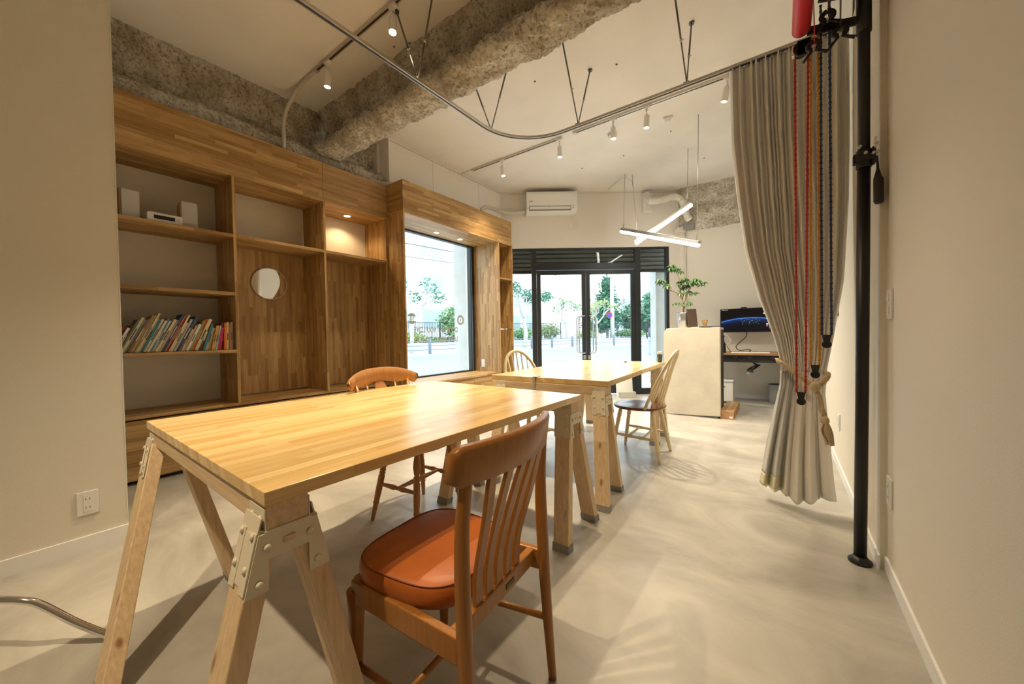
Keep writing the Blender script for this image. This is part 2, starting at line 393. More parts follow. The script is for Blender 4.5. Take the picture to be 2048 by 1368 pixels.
# roller shutter casing outside
SH = mat('shutter_slat_steel', (.16, .16, .15), .6, .3)
sh = thing('roller_shutter', 'grey ribbed roller shutter hanging outside above the glass doors', 'shutter', fp(.7, .3), FA)
for k in range(9):
    z = 2.13 + k * .075
    vs = [(-.65, .30, z), (-.65, .275, z + .014), (-.65, .268, z + .037), (-.65, .275, z + .06), (-.65, .30, z + .076)]
    n = len(vs); m = MB().add(vs + [(2.3, y, q) for _, y, q in vs], [(i, i + 1, n + i + 1, n + i) for i in range(n - 1)], MF)
    m.box(-.65, 2.3, .3, .31, z, z + .0755, MF)
    m.build('slat', SH, sh)
FBX('bottom_bar', FRAME, sh, -.65, 2.3, .26, .32, 2.095, 2.13)
# exterior piers
CONC = mat('pale_concrete', (.62, .62, .60), .85, bump=.4, bscale=30, var=.1)
struct(B(2.02, 2.35, .34, .6, -.1, 3.0, MF).build('trim_outer_pier_right', CONC))
struct(B(-4.42, -4.15, 4.47, 4.80, -.1, 3.6).build('trim_outer_pier_left', CONC))
struct(B(-4.42, -4.08, 4.1, 5.0, 2.9, 3.6).build('trim_outer_lintel', CONC))
struct(B(-1.2, 2.9, .33, .55, 2.82, 3.7, MF).build('trim_outer_lintel_front', CONC))

# ================================================================== WINDOW BAY
w1 = thing('window_1', None, None, (-4.0, 3.6, .47), 0, kind='structure')
for y0, y1, z0, z1 in ((2.735, 2.765, .47, 2.45), (4.375, 4.46, .47, 2.45), (2.765, 4.375, 2.42, 2.45), (2.765, 4.375, .47, .495)):
    B(-4.03, -3.96, y0, y1, z0, z1).build('frame_bar', FRAME, w1, bevel=.002)
B(-3.96, -3.95, 4.385, 4.40, .495, 2.42).build('frame_bar', mat('blue_grey_seal', (.10, .16, .24), .4), w1)
B(-4.003, -3.997, 2.765, 4.375, .495, 2.42).build('glass_pane', GLASS, w1)
VIN = mat('frosted_vinyl', (.34, .40, .39), .6)
MT = Matrix(((0, 0, -1, 0), (-1, 0, 0, 0), (0, 1, 0, 0), (0, 0, 0, 1)))
def text(name, body, size, loc, m, parent=None, align='LEFT', R=MT, sx=1, ext=.0004):
    c = bpy.data.curves.new(name, 'FONT'); c.body = body; c.size = size; c.align_x = align; c.extrude = ext; c.offset = .0025; c.materials.append(m)
    o = bpy.data.objects.new(name, c); COL.objects.link(o)
    Mx = Matrix.Translation(loc) @ R @ Matrix.Diagonal((sx, 1, 1, 1))
    if parent is not None: o.parent = parent; Mx = ML[parent.name].inverted() @ Mx
    o.matrix_basis = Mx
    bpy.context.view_layer.update()
    me = bpy.data.meshes.new_from_object(o.evaluated_get(bpy.context.evaluated_depsgraph_get())); o2 = bpy.data.objects.new(name + '_text', me); COL.objects.link(o2); me.materials.clear(); me.materials.append(m); o2['kind'] = 'stuff'
    if parent is not None: o2.parent = parent
    o2.matrix_basis = Mx; bpy.data.objects.remove(o); o2.name = name
    return o2
st = thing('window_lettering', 'pale vinyl slogan and two round emblems stuck on the window glass, seen mirrored from inside', 'sticker', (-3.995, 3.5, 1.1))
text('slogan_line', 'DO WHAT YOU LOVE', .108, (-3.994, 4.10, 1.09), VIN, st, sx=.77)
text('slogan_line', 'LOVE WHAT YOU DO', .108, (-3.994, 4.10, .95), VIN, st, sx=.77)
for y in (3.24, 4.17):
    ring = [(math.cos(a) * .075, math.sin(a) * .075) for a in [2 * PI * i / 28 for i in range(28)]]
    MX = Matrix.Translation((-3.9945, y, 1.275)) @ MT
    m = MB(); n = 28
    inner = .045 if y > 4 else .0
    if inner:
        vs = [(x, yy, 0) for x, yy in ring] + [(x * inner / .075, yy * inner / .075, 0) for x, yy in ring]
        m.add(vs, [(i, (i + 1) % n, n + (i + 1) % n, n + i) for i in range(n)], MX).box(-.01, .01, -.02, .02, 0, .0005, MX)
    else:
        for lo, hi in ((.03, .075), (-.075, -.03)):
            pts = [(math.sqrt(max(0, .075 ** 2 - v * v)), v) for v in [lo + (hi - lo) * i / 10 for i in range(11)]]
            m.prism([(x, v) for x, v in pts] + [(-x, v) for x, v in reversed(pts)], 0, .0005, MX)
        m.box(-.03, -.018, -.03, .03, 0, .0005, MX).box(.018, .03, -.03, .03, 0, .0005, MX).box(-.004, .004, -.03, .03, 0, .0005, MX)
    m.build('emblem', VIN, st)

ws = thing('window_surround', 'oak box surround framing the street window with bench, soffit and side niche', 'window surround', (-3.73, 3.6, 0))
B(-4.03, -3.46, 2.715, 2.735, 0, 2.44).build('side_panel', OAKZ, ws, bevel=.001)
B(-4.03, -3.46, 4.46, 4.482, 0, 2.44).build('side_panel', OAKZ, ws, bevel=.001)
B(-3.85, -3.46, 4.80, 4.82, 0, 2.44).build('side_panel', OAKZ, ws, bevel=.001)
B(-3.85, -3.83, 4.482, 4.80, 0, 2.44).build('niche_back', OAKZ, ws)
B(-4.03, -3.46, 2.715, 4.82, 2.44, 2.462).build('soffit', OAKY, ws)
B(-3.482, -3.46, 2.715, 4.80, 2.462, 2.815).build('fascia', OAKY, ws, bevel=.001)
B(-3.77, -3.482, 2.715, 2.735, 2.462, 2.815).build('fascia_return', OAKX, ws)
B(-3.83, -3.47, 4.482, 4.80, 1.895, 1.915).build('niche_shelf', OAKY, ws)
B(-3.96, -3.46, 2.735, 4.46, .45, .475).build('bench_top', OAKY, ws, bevel=.001)
for y0, y1 in ((2.74, 3.31), (3.315, 3.885), (3.89, 4.455)): B(-3.50, -3.48, y0, y1, .04, .445).build('drawer_front', OAKY, ws, bevel=.001)
MB().rod((-3.49, 4.484, 1.128), (-3.49, 4.798, 1.128), .012).build('hanging_rail', CHROME, ws)
def outlet_plate(name, label, o, ax, wy, hz, kind='switch'):
    t = thing(name, label, 'switch' if kind == 'switch' else 'socket', o)
    x, y, z = o
    if ax == 'y':   # plate facing -Y
        B(x - wy / 2, x + wy / 2, y - .006, y, z - hz / 2, z + hz / 2).build('plate', WHITEP, t, bevel=.002)
        B(x - wy / 4, x + wy / 4, y - .009, y - .006, z - hz / 3, z + hz / 3).build('rocker', WHITEP, t, bevel=.001)
    else:
        s = 1 if ax == 'x' else -1
        B(x, x + s * .008, y - wy / 2, y + wy / 2, z - hz / 2, z + hz / 2).build('plate', WHITEP, t, bevel=.002)
        if kind == 'socket4':
            B(x + s * .008, x + s * .010, y - wy * .2, y + wy * .2, z - hz * .36, z + hz * .36).build('socket_insert', WHITEP, t, bevel=.001)
            for zz in (-.18, .18):
                for yy in (-.09, .09): B(x + s * .0095, x + s * .0105, y + yy * wy - .0012, y + yy * wy + .0012, z + zz * hz - .004, z + zz * hz + .004).build('slot', BLACKM, t)
        else:
            for zz in (-.22, .22): B(x + s * .008, x + s * .012, y - wy * .22, y + wy * .22, z + zz * hz - .015, z + zz * hz + .015).build('rocker', WHITEP, t, bevel=.001)
    return t
outlet_plate('wall_switch', 'white switch plate on the oak side panel beside the window bench', (-3.80, 4.46, .60), 'y', .07, .12)
outlet_plate('wall_socket', 'white four-hole power socket low on the near left wall', (-2.785, .2375, .238), 'x', .072, .115, 'socket4')
outlet_plate('light_switch', 'white light switch plate at eye height on the right wall beyond the pole', (XR, 2.19 - .06, 1.13), '-x', .075, .12)
outlet_plate('wall_socket', 'white socket plate low on the right wall, just behind the black pole', (XR, 2.13, .36), '-x', .075, .12, 'socket4')
outlet_plate('wall_socket', 'white socket plate low on the right wall beyond the curtain', (XF, 3.56, .36), '-x', .075, .12, 'socket4')

# niche contents: brooms and poles
tag(MB().rod((-3.56, 4.515, .9), (-3.56, 4.512, 1.72), .011).rod((-3.56, 4.515, .02), (-3.56, 4.515, .9), .014).build('broom', STEEL), 'silver broom handle leaning in the narrow niche', 'broom')
m = thing('mop', 'grey mop pole with clip head leaning in the narrow niche', 'mop', (-3.62, 4.60, 0))
MB().rod((-3.6, 4.60, .05), (-3.6, 4.55, 1.5), .009).build('pole', ALU, m); B(-3.64, -3.56, 4.58, 4.66, .0, .45).build('mop_head', BLACKM, m)
tag(MB().prism([(-.06, 0), (.06, 0), (.045, .3), (0, .38), (-.045, .3)], -.006, .006, Matrix.Translation((-3.54, 4.497, 1.52)) @ Matrix.Rotation(PI / 2, 4, 'X')).build('dustpan', WHITEP), 'white dustpan hanging inside the narrow niche', 'dustpan')
tag(MB().tube([(-3.56, 4.53, 1.915), (-3.56, 4.53, 1.95), (-3.56, 4.53, 2.05), (-3.56, 4.53, 2.08)], [.03, .03, .022, .008], 12).build('spray_bottle', WHITEP), 'white bottle on the small niche shelf', 'bottle')

# ================================================================== SHELVING CABINET
cb = thing('shelving_cabinet', 'built-in oak shelving cabinet with three bays and base drawers along the left wall', 'cabinet', (-3.96, 1.5, 0))
XB, X0 = -4.17, -3.75
def CP(name, x0, x1, y0, y1, z0, z1, m, bev=.001): return B(x0, x1, y0, y1, z0, z1).build(name, m, cb, bevel=bev)
CP('divider', XB, X0, 1.184, 1.206, .49, 2.415, OAKZ); CP('divider', XB, X0, 1.955, 1.977, .49, 2.415, OAKZ)
CP('side_panel', XB, X0, .40, .42, 0, 2.415, OAKZ); CP('side_panel', XB, X0, 2.69, 2.712, .02, 2.415, OAKZ)
CP('top_board', XB, X0, .40, 2.712, 2.415, 2.44, OAKY)
CP('fascia', X0 - .022, X0, .40, 1.958, 2.44, 2.805, OAKY); CP('fascia', X0 - .022, X0, 1.960, 2.714, 2.44, 2.805, wood('oak_staves_fascia_end', 1, (.38, .22, .08), (.55, .35, .15)))
for z in (1.925, 1.435, .948): CP('shelf', XB, X0, .42, 1.184, z - .027, z, OAKY)
CP('shelf', XB, X0, 1.206, 1.955, 1.90, 1.927, OAKY); CP('shelf', XB, X0, 1.977, 2.69, 1.90, 1.927, OAKY)
CP('back_panel', XB + .001, XB + .018, 1.206, 1.955, .51, 1.90, OAKZ); CP('back_panel', XB + .001, XB + .018, 1.977, 2.69, .51, 1.90, OAKZ)
CP('base_top', XB, X0, .42, 2.69, .47, .495, OAKY)
for y0, y1 in ((.425, 1.190), (1.196, 1.960), (1.966, 2.688)): CP('drawer_front', X0 - .03, X0 - .008, y0, y1, .03, .458, OAKY)
CP('plinth', XB, X0 - .06, .42, 2.69, 0, .03, BLACKM)
MB().tube([(X0 - .008, .80, .43), (X0 + .012, .80, .43), (X0 + .012, .83, .43), (X0 - .008, .83, .43)], .003, 6).build('drawer_key', CHROME, cb)
# recessed downlights
def downlight(x, y, z, label, w=6, lip=.045):
    t = thing('downlight', label, 'downlight', (x, y, z), 0, 'recessed downlights')
    ring = MB(); n = 20
    vs = [(math.cos(2 * PI * i / n) * r, math.sin(2 * PI * i / n) * r, q) for r, q in ((lip, 0), (lip * .97, -.004), (lip * .75, -.004), (lip * .75, .0)) for i in range(n)]
    fs = [(k * n + i, k * n + (i + 1) % n, (k + 1) * n + (i + 1) % n, (k + 1) * n + i) for k in range(3) for i in range(n)]
    ring.add(vs, fs, Matrix.Translation((x, y, z)), True).build('bezel', WHITEP, t)
    MB().prism([(math.cos(2 * PI * i / n) * lip * .75, math.sin(2 * PI * i / n) * lip * .75) for i in range(n)], -.003, -.001, Matrix.Translation((x, y, z))).build('lens', LENS, t)
    l = bpy.data.lights.new('downlight_lamp', 'SPOT'); l.energy = w; l.color = (1, .70, .36); l.spot_size = 2.4; l.spot_blend = .6; l.shadow_soft_size = .03
    o = bpy.data.objects.new('downlight_lamp', l); COL.objects.link(o); o.parent = t; o.location = (0, 0, -.012)
    return t
downlight(-3.99, 2.355, 2.415, 'round downlight glowing in the third bay of the cabinet', 13)
downlight(-3.79, 3.52, 2.44, 'left round downlight in the window soffit', 1.5)
downlight(-3.79, 3.98, 2.44, 'right round downlight in the window soffit', 1.5)

# stereo on the top shelf
z = 1.925
for x, y, r, lb in ((-3.93, .575, .10, 'left pale wooden speaker on the top shelf'), (-3.93, .93, -.12, 'right pale wooden speaker on the top shelf')):
    t = thing('speaker', lb, 'speaker', (x, y, z), r, 'pair of shelf speakers')
    B(-.10, .09, -.055, .055, 0, .215).build('cabinet_box', wood('speaker_veneer', 2, (.50, .33, .14), (.6, .42, .2), solid=True), t, world=False, bevel=.003)
    B(.09, .104, -.048, .048, .006, .209).build('grille', mat('grey_cloth', (.52, .51, .48), .95, bump=.4, bscale=400), t, world=False, bevel=.004)
t = thing('stereo_unit', 'white compact stereo with dark display between two speakers', 'stereo', (-3.90, .77, z))
MB().prism(rrect(.20, .07, .012), -.09, .09, Matrix.Translation((0, 0, .04)) @ Matrix(((0, 0, 1, 0), (1, 0, 0, 0), (0, 1, 0, 0), (0, 0, 0, 1))), True).build('body', WHITEP, t, world=False)
B(.089, .092, -.065, .055, .03, .058).build('display', BLACK, t, world=False)
MB().tube([(.089, .075, .045), (.096, .075, .045)], .006, 10).build('knob', STEEL, t, world=False)
for yy in (-.07, .07): MB().rod((0, yy, 0), (0, yy, .008), .01).build('foot', BLACKM, t, world=False)

# mirror ------------------------------------------------------------
mr = thing('round_mirror', 'round mirror with an oak crescent hanging in the middle bay', 'mirror', (-4.147, 1.58, 1.43))
MY, MZ, MR_ = 1.60, 1.585, .155
MM = Matrix.Translation((-4.148, MY, MZ)) @ Matrix(((0, 0, 1, 0), (1, 0, 0, 0), (0, 1, 0, 0), (0, 0, 0, 1)))
n = 48; circ = [(MR_ * math.cos(2 * PI * i / n), MR_ * math.sin(2 * PI * i / n)) for i in range(n)]
m = MB().tube([MM @ Vector((x * 1.0, y * 1.0, .012)) for x, y in circ + circ[:1]], .0035, 6, False); m.build('ring', mat('pale_ring', (.75, .66, .52), .4), mr)
MIR = mat('mirror_silver', (.92, .93, .92), .015, 1)
# mirror face: disc clipped by a slanted arc on its right
cut = []
for i in range(n + 1):
    a = 2 * PI * i / n; x, y = (MR_ - .004) * math.cos(a), (MR_ - .004) * math.sin(a)
    cut.append((x, y))
lim = lambda y: .048 + .055 * math.cos((y - .02) / .155 * 1.35) if y > -.13 else -.0
face = []
for i in range(61):
    y = -(MR_ - .004) + 2 * (MR_ - .004) * i / 60; hx = math.sqrt(max(0, (MR_ - .004) ** 2 - y * y)); face.append((min(hx, .02 + .075 * math.cos(min(1.5, abs(y - .03) / .16 * 1.4))), -hx, y))
vs, fs = [], []
for xr, xl, y in face: vs += [(xl, y, .010), (max(xr, xl), y, .010)]
for i in range(60): fs.append((2 * i, 2 * i + 1, 2 * i + 3, 2 * i + 2))
mb = MB().add(vs, fs, MM); k = len(mb.v); mb.add([(x, y, .004) for x, y, _ in vs], [tuple(reversed(f)) for f in fs], MM); mb.build('mirror_glass', MIR, mr)
MB().prism(circ, 0, .003, MM).build('backing', OAKZ, mr)

# books ---------------------------------------------------------------
BK = [('red',0.442,0.384,0.198),('white',0.458,0.442,0.195),('darkbrown',0.475,0.425,0.214),('darkgreen',0.489,0.421,0.262),('cream',0.501,0.435,0.279),('greyteal',0.520,0.441,0.265),('brown',0.537,0.438,0.265),('tan',0.553,0.428,0.295),('olive',0.568,0.413,0.297),('cream',0.578,0.430,0.318),('ivory',0.591,0.436,0.272),('teal',0.606,0.424,0.256),('cream',0.620,0.416,0.266),('ivory',0.636,0.431,0.257),('blue',0.651,0.411,0.272),('white',0.665,0.428,0.256),('cream',0.681,0.447,0.269),('beige',0.701,0.455,0.264),('navy',0.717,0.424,0.311),('rust',0.733,0.428,0.293),('red',0.744,0.444,0.282),('cream',0.756,0.426,0.309),('ivory',0.768,0.424,0.242),('grey',0.784,0.424,0.272),('navy',0.800,0.439,0.297),('cream',0.820,0.413,0.290),('beige',0.829,0.403,0.185),('tan',0.842,0.395,0.212),('white',0.858,0.40,0.226),('olive',0.876,0.394,0.258),('orange',0.894,0.388,0.271),('cream',0.911,0.383,0.269),('darkbrown',0.936,0.333,0.232),('teal',0.960,0.302,0.217),('grey',0.978,0.264,0.189),('tan',0.997,0.236,0.186),('mustard',1.019,0.200,0.205),('cream',1.036,0.187,0.201),('lightblue',1.047,0.174,0.206),('magenta',1.057,0.163,0.187),('darkred',1.085,0.05,0.222),('orange',1.106,0.030,0.224),('cream',1.123,0.022,0.232),('rust',1.141,0.017,0.222),('beige',1.155,0.013,0.233),('taupe',1.168,0.005,0.236)]
BC = dict(red=(.45, .03, .02), white=(.72, .70, .64), darkbrown=(.10, .05, .025), darkgreen=(.13, .14, .10), cream=(.62, .53, .34), greyteal=(.25, .33, .32), brown=(.24, .12, .06), tan=(.48, .34, .19), olive=(.26, .24, .10), ivory=(.66, .58, .42), teal=(.04, .20, .24), blue=(.08, .20, .34), beige=(.50, .42, .31), navy=(.03, .05, .14), rust=(.42, .15, .06), grey=(.38, .37, .33), orange=(.70, .17, .02), mustard=(.62, .33, .04), lightblue=(.30, .52, .55), magenta=(.45, .02, .10), darkred=(.25, .015, .02), taupe=(.33, .27, .20))
ORD = 'first second third fourth fifth sixth seventh eighth ninth tenth eleventh twelfth thirteenth fourteenth fifteenth sixteenth seventeenth eighteenth nineteenth twentieth'.split()
PAGES = mat('book_pages', (.72, .66, .52), .9)
nm = {'darkbrown': 'dark brown', 'darkgreen': 'dark green', 'greyteal': 'grey teal', 'lightblue': 'light blue', 'darkred': 'dark red'}
NB = len(BK); z0 = .9485
for i, (c, y, a, L) in enumerate(BK):
    yn = BK[i + 1][1] if i < NB - 1 else y + .013
    an = BK[i + 1][2] if i < NB - 1 else a
    th = max(.006, (yn - y) * math.cos(max(a, an)) * .93)
    dp = .15 + .02 * ((i * 7) % 5) / 5
    cname = nm.get(c, c)
    pos = ('%s from the left' % ORD[i]) if i < 20 else (('%s from the right' % ORD[NB - 1 - i]) if NB - 1 - i < 20 else 'at the middle, %s past the tall navy book' % ['', 'one', 'two', 'three', 'four', 'five', 'six', 'seven', 'eight'][max(1, i - 18)])
    st_ = 'upright' if a < .1 else 'leaning'
    r = thing('book', '%s %s book, %s on the book shelf' % (st_, cname, pos), 'book', (-3.865, y, z0), 0, 'books on the third shelf')
    # local frame: leaning about its lower left... the lower edge stays on the shelf
    Rm = Matrix.Translation((-3.865 + .004 * ((i * 13) % 5 - 2), y, z0)) @ Matrix.Rotation(-a, 4, 'X')
    tb = 0.0011
    mb = MB().box(-dp / 2, dp / 2, 0, tb, 0, L, Rm).box(-dp / 2, dp / 2, th - tb, th, th * math.tan(a) * 0, L, Rm).box(dp / 2 - tb, dp / 2, tb, th - tb, 0, L, Rm)
    lowest = min(v.z for v in mb.v); dz = z0 + .0004 - lowest
    mb.v = [v + Vector((0, 0, dz)) for v in mb.v]
    mb.build('cover', mat('cover_' + c, BC[c], .55, var=.12, vscale=30), r)
    pg = B(-dp / 2 + .003, dp / 2 - tb - .0002, tb + .0002, th - tb - .0002, .003, L - .003, Rm); pg.v = [v + Vector((0, 0, dz)) for v in pg.v]; pg.build('pages', PAGES, r)
    if i % 2 == 0 or c in ('white', 'cream'):
        tl = B(dp / 2, dp / 2 + .0004, th * .3, th * .7, L * .35, L * (.6 + .02 * (i % 7)), Rm); tl.v = [v + Vector((0, 0, dz)) for v in tl.v]
        tl.build('spine_print', mat('ink_dark', (.06, .05, .05), .6) if sum(BC[c]) > .9 else mat('ink_light', (.6, .55, .4), .6), r)
t = thing('bookend', 'small brushed metal clamp at the left end of the book row', 'bookend', (-3.72, .47, .99))
B(-3.745, -3.735, .395, .50, 1.01, 1.05).build('plate', STEEL, t, bevel=.002); B(-3.75, -3.735, .40, .42, .9485, 1.01).build('leg', STEEL, t)

# conduit from the left track to the fascia top
tag(MB().tube(smooth_path([(-3.30, 1.694, 3.385), (-3.45, 1.694, 3.385), (-3.66, 1.70, 3.37), (-3.78, 1.69, 3.30), (-3.80, 1.65, 3.18), (-3.79, 1.62, 3.05), (-3.77, 1.615, 2.92), (-3.775, 1.615, 2.807)], 8), .0165, 10).build('cable_conduit', mat('cream_conduit', (.60, .55, .46), .5)), 'cream flexible conduit from the left light track down to the oak fascia', 'conduit')
tag(MB().tube(smooth_path([(-3.86, 2.55, 2.86), (-3.83, 2.66, 2.845), (-3.74, 2.74, 2.84), (-3.72, 2.80, 2.835)], 6), .02, 10).build('drain_pipe', mat('cream_conduit', (.60, .55, .46), .5)), 'cream pipe end lying on the fascia beside the boxed-in corner', 'pipe')

# ================================================================== TRACKS AND SPOTLIGHTS
def track(y, x0, x1, label):
    t = thing('light_track', label, 'light track', ((x0 + x1) / 2, y, ZC), 0, 'ceiling light tracks')
    B(x0, x1, y - .018, y + .018, ZC - .022, ZC).build('rail', ALU, t, bevel=.001)
    B(x0 + .01, x1 - .01, y - .007, y + .007, ZC - .0235, ZC - .02).build('slot', BLACKM, t)
    for xx in (x0, x1): B(xx - .02, xx + .02, y - .02, y + .02, ZC - .028, ZC).build('end_cap', ALU, t, bevel=.002)
    return t
track(1.694, -3.30, -.3, 'short ceiling track before the sprayed beam, fed by the bent conduit')
track(4.02, -3.55, -2.15, 'left ceiling track carrying two spotlights near the upper left panel')
track(4.01, -1.95, -.22, 'right ceiling track running behind the curtain rail')
tag(MB().box(-3.79, -3.55, 4.012, 4.028, ZC - .014, ZC).build('cable_cover', WHITEP), 'white cable cover between the left track and the panel wall', 'cable cover')
def spot(x, y, label, tilt=(0, 0), w=SPOT_W, seen=True):
    t = thing('track_spotlight', label, 'spotlight', (x, y, ZC - .022), 0, 'white track spotlights')
    MB().box(-.035, .035, -.017, .017, -.02, 0).rod((0, 0, -.02), (0, 0, -.045), .013).build('adaptor', WHITEP, t, world=False, bevel=.002)
    MB().rod((0, 0, -.045), (0, 0, -.085), .006).box(-.012, .012, -.005, .005, -.10, -.07).build('stem', WHITEP, t, world=False)
    H = Matrix.Translation((0, 0, -.09)) @ Matrix.Rotation(tilt[0], 4, 'X') @ Matrix.Rotation(tilt[1], 4, 'Y')
    MB().tube([(0, 0, 0), (0, 0, -.002), (0, 0, -.118), (0, 0, -.12)], [.024, .028, .028, .027], 20, True, H).build('head', WHITEP, t, world=False)
    MB().tube([(0, 0, -.1205), (0, 0, -.1225)], .0235, 20, True, H).build('lens', LENS, t, world=False)
    l = bpy.data.lights.new('spot_lamp', 'SPOT'); l.energy = w; l.color = WARM if y > 3 else (1.0, .78, .50); l.spot_size = 1.95 if y > 3 else (1.15 if y < 0 else 1.3); l.spot_blend = 1; l.shadow_soft_size = .03
    o = bpy.data.objects.new('spot_lamp', l); COL.objects.link(o); o.parent = t; o.matrix_basis = H @ Matrix.Translation((0, 0, -.14))
    return t
spot(-3.03, 4.02, 'white track spotlight nearest the upper left panel wall', (.05, -.1))
spot(-2.16, 4.02, 'white track spotlight at the right end of the left track', (.05, 0))
spot(-1.49, 4.01, 'white track spotlight in front of the round smoke detector', (.05, 0))
spot(-1.13, 4.01, 'white track spotlight midway along the right track', (.06, .05))
spot(-.40, 4.01, 'white track spotlight beside the top edge of the curtain', (.1, .25))
spot(-3.11, 1.694, 'white track spotlight beside the conduit at the left track end', (0, .12), 70)
spot(-2.22, 1.694, 'white track spotlight at the top of the photo near the roof strut', (-.15, -.12), 340)
spot(-1.2, 1.694, 'white track spotlight on the near track, out of view to the right', (0, -.18), 150)
track(-.75, -2.6, -.3, 'ceiling track behind the camera')
spot(-1.4, -.75, 'white track spotlight behind the camera on the left', (.36, .05), 260)
spot(-.75, -.75, 'white track spotlight behind the camera on the right', (.30, 0), 25)

# ceiling devices
t = thing('smoke_detector', 'round white smoke detector on the ceiling behind the track', 'smoke detector', (-1.62, 4.33, ZC))
MB().tube([(0, 0, 0), (0, 0, -.015), (0, 0, -.03), (0, 0, -.045)], [.055, .055, .045, .03], 20).build('housing', WHITEP, t, world=False); MB().tube([(0, 0, -.022), (0, 0, -.026)], .051, 20).build('band', BLACKM, t, world=False)
t = thing('ceiling_junction_box', 'small white rectangular junction box on the ceiling', 'junction box', (-1.01, 4.39, ZC), .3)
B(-.05, .05, -.035, .035, -.03, 0).build('cover', WHITEP, t, world=False, bevel=.006); B(-.035, .035, -.022, .022, -.034, -.03).build('lid', mat('light_grey_plastic', (.6, .6, .58), .5), t, world=False, bevel=.002)

# ================================================================== CURTAIN RAIL
rz = 2.80; RXL = -2.035; RY = 2.935
pts = [(RXL, .2, rz), (RXL, 2.43, rz)]
for i in range(13):
    a = PI - PI / 2 * i / 12; pts.append((RXL + .5 + .5 * math.cos(a), 2.435 + .5 * math.sin(a), rz))
pts += [(-1.4, RY, rz), (.336, RY, rz)]
cr = thing('curtain_rail', 'aluminium curtain rail curving across the room on steel struts', 'curtain rail', (RXL, 2.4, rz))
mb = MB(); P_ = [Vector(p) for p in pts]
def strip(pts, w, h, dz=0):
    m = MB(); vs = []; k = len(pts)
    for i, p in enumerate(pts):
        d = (pts[min(i + 1, k - 1)] - pts[max(i - 1, 0)]).normalized(); c = Vector((0, 0, 1)).cross(d)
        for sx, sy in ((-1, -1), (1, -1), (1, 1), (-1, 1)): vs.append(p + c * (sx * w / 2) + Vector((0, 0, dz + sy * h / 2)))
    fs = [(i * 4 + j, i * 4 + (j + 1) % 4, (i + 1) * 4 + (j + 1) % 4, (i + 1) * 4 + j) for i in range(k - 1) for j in range(4)] + [(3, 2, 1, 0), (4 * k - 4, 4 * k - 3, 4 * k - 2, 4 * k - 1)]
    return m.add(vs, fs)
strip(P_, .032, .02).build('rail', ALU, cr, bevel=.002)
strip(P_, .011, .004, -.0115).build('slot', mat('slot_shadow', (.05, .06, .10), .5), cr)
def vstrut(bx, by, tops, label):
    t = thing('strut_pair', label, 'strut', (bx, by, rz), 0, 'steel struts holding the curtain rail')
    B(bx - .02, bx + .02, by - .02, by + .02, rz + .01, rz + .016).build('clip', STEEL, t)
    for x, y in tops:
        a, b = Vector((bx, by, rz + .012)), Vector((x, y, ZC)); mdl = a.lerp(b, .42)
        MB().rod(a, mdl + (b - a) * .03, .0045).rod(mdl, b, .0065).rod(b - Vector((0, 0, .012)), b, .02).build('strut', DARKSTEEL, t)
        MB().ball(mdl, .010).rod(mdl, mdl + Vector((.02, 0, .004)), .003).build('thumbscrew', STEEL, t)
vstrut(-1.395, RY, ((-1.385, 3.174), (-1.42, 2.71)), 'pair of struts over the middle of the straight curtain rail')
vstrut(-.545, RY, ((-.552, 3.173), (-.585, 2.70)), 'pair of struts nearest the hanging curtain')
vstrut(RXL, 2.55, ((-1.85, 2.60), (-2.30, 2.62)), 'pair of struts just before the rail starts to curve')
vstrut(RXL, 1.75, ((-1.90, 1.79), (-2.26, 1.755)), 'pair of struts in front of the sprayed beam')

# ================================================================== CURTAIN
TXL = [(2.79, -.285), (2.3, -.275), (1.915, -.242), (1.55, -.195), (1.233, -.118), (.98, -.04), (.83, -.008), (.70, -.012), (.5, -.05), (.3, -.085), (.04, -.125)]
TXR = [(2.79, .325), (2.2, .328), (1.8, .322), (1.322, .297), (1.0, .25), (.80, .215), (.65, .205), (.4, .222), (.2, .235), (.04, .25)]
TY = [(2.79, 2.94), (1.8, 2.93), (1.1, 2.88), (.80, 2.84), (.5, 2.79), (.04, 2.74)]
TA = [(2.79, .026), (2.6, .036), (1.6, .032), (1.0, .018), (.80, .008), (.6, .018), (.04, .040)]
BT = [(q - 75) / 1115 for q in (75, 160, 225, 285, 335, 385, 430, 480, 515, 550, 600, 640, 700, 760, 830, 890, 980, 1040, 1110, 1190)]
BL = [0, .13, .30, .42, .60, .78, 1]
def pleat(u, tab, p):
    for i, (a, b) in enumerate(zip(tab, tab[1:])):
        if u <= b or i == len(tab) - 2:
            t = min(1, max(0, (u - a) / (b - a))); return max(0, math.sin(PI * t)) ** p * min(1.35, .55 + (b - a) * 9) * (.8 + .35 * math.sin(i * 2.3)), t, i
def CS(u, z, off=0):
    x0, x1, y, a = lerp_t(TXL, z), lerp_t(TXR, z), lerp_t(TY, z), lerp_t(TA, z)
    w = u + .010 * noise.noise(Vector((u * 3, z * 1.6, 2))); w = min(1, max(0, w))
    f, t, i = pleat(w, BT, .5); f2, t2, i2 = pleat(w, BL, 1.2)
    k = min(1, max(0, (.85 - z) / .4)); ff = f * (1 - k) + f2 * k
    yy = y - a * (1.5 * ff - .8)
    yy += .012 * noise.noise(Vector((u * 6, z * 1.4, 5))) + .0015 * noise.noise(Vector((u * 22, z * 7, 8)))
    sag = -.09 * (u - .15) * max(0, (.8 - z) / .76) * (1 if u < .8 else .4)
    lean = (1 - k) * (x1 - x0) * .012 * math.sin(2 * PI * t)
    return Vector((x0 + (x1 - x0) * u + lean, yy + sag + off, z))
CUR = mat('grey_beige_curtain', (.86, .835, .78), .85, bump=.15, bscale=300)
LIN = mat('thin_grey_lining', (.62, .62, .60), .9, bump=.6, bscale=45)
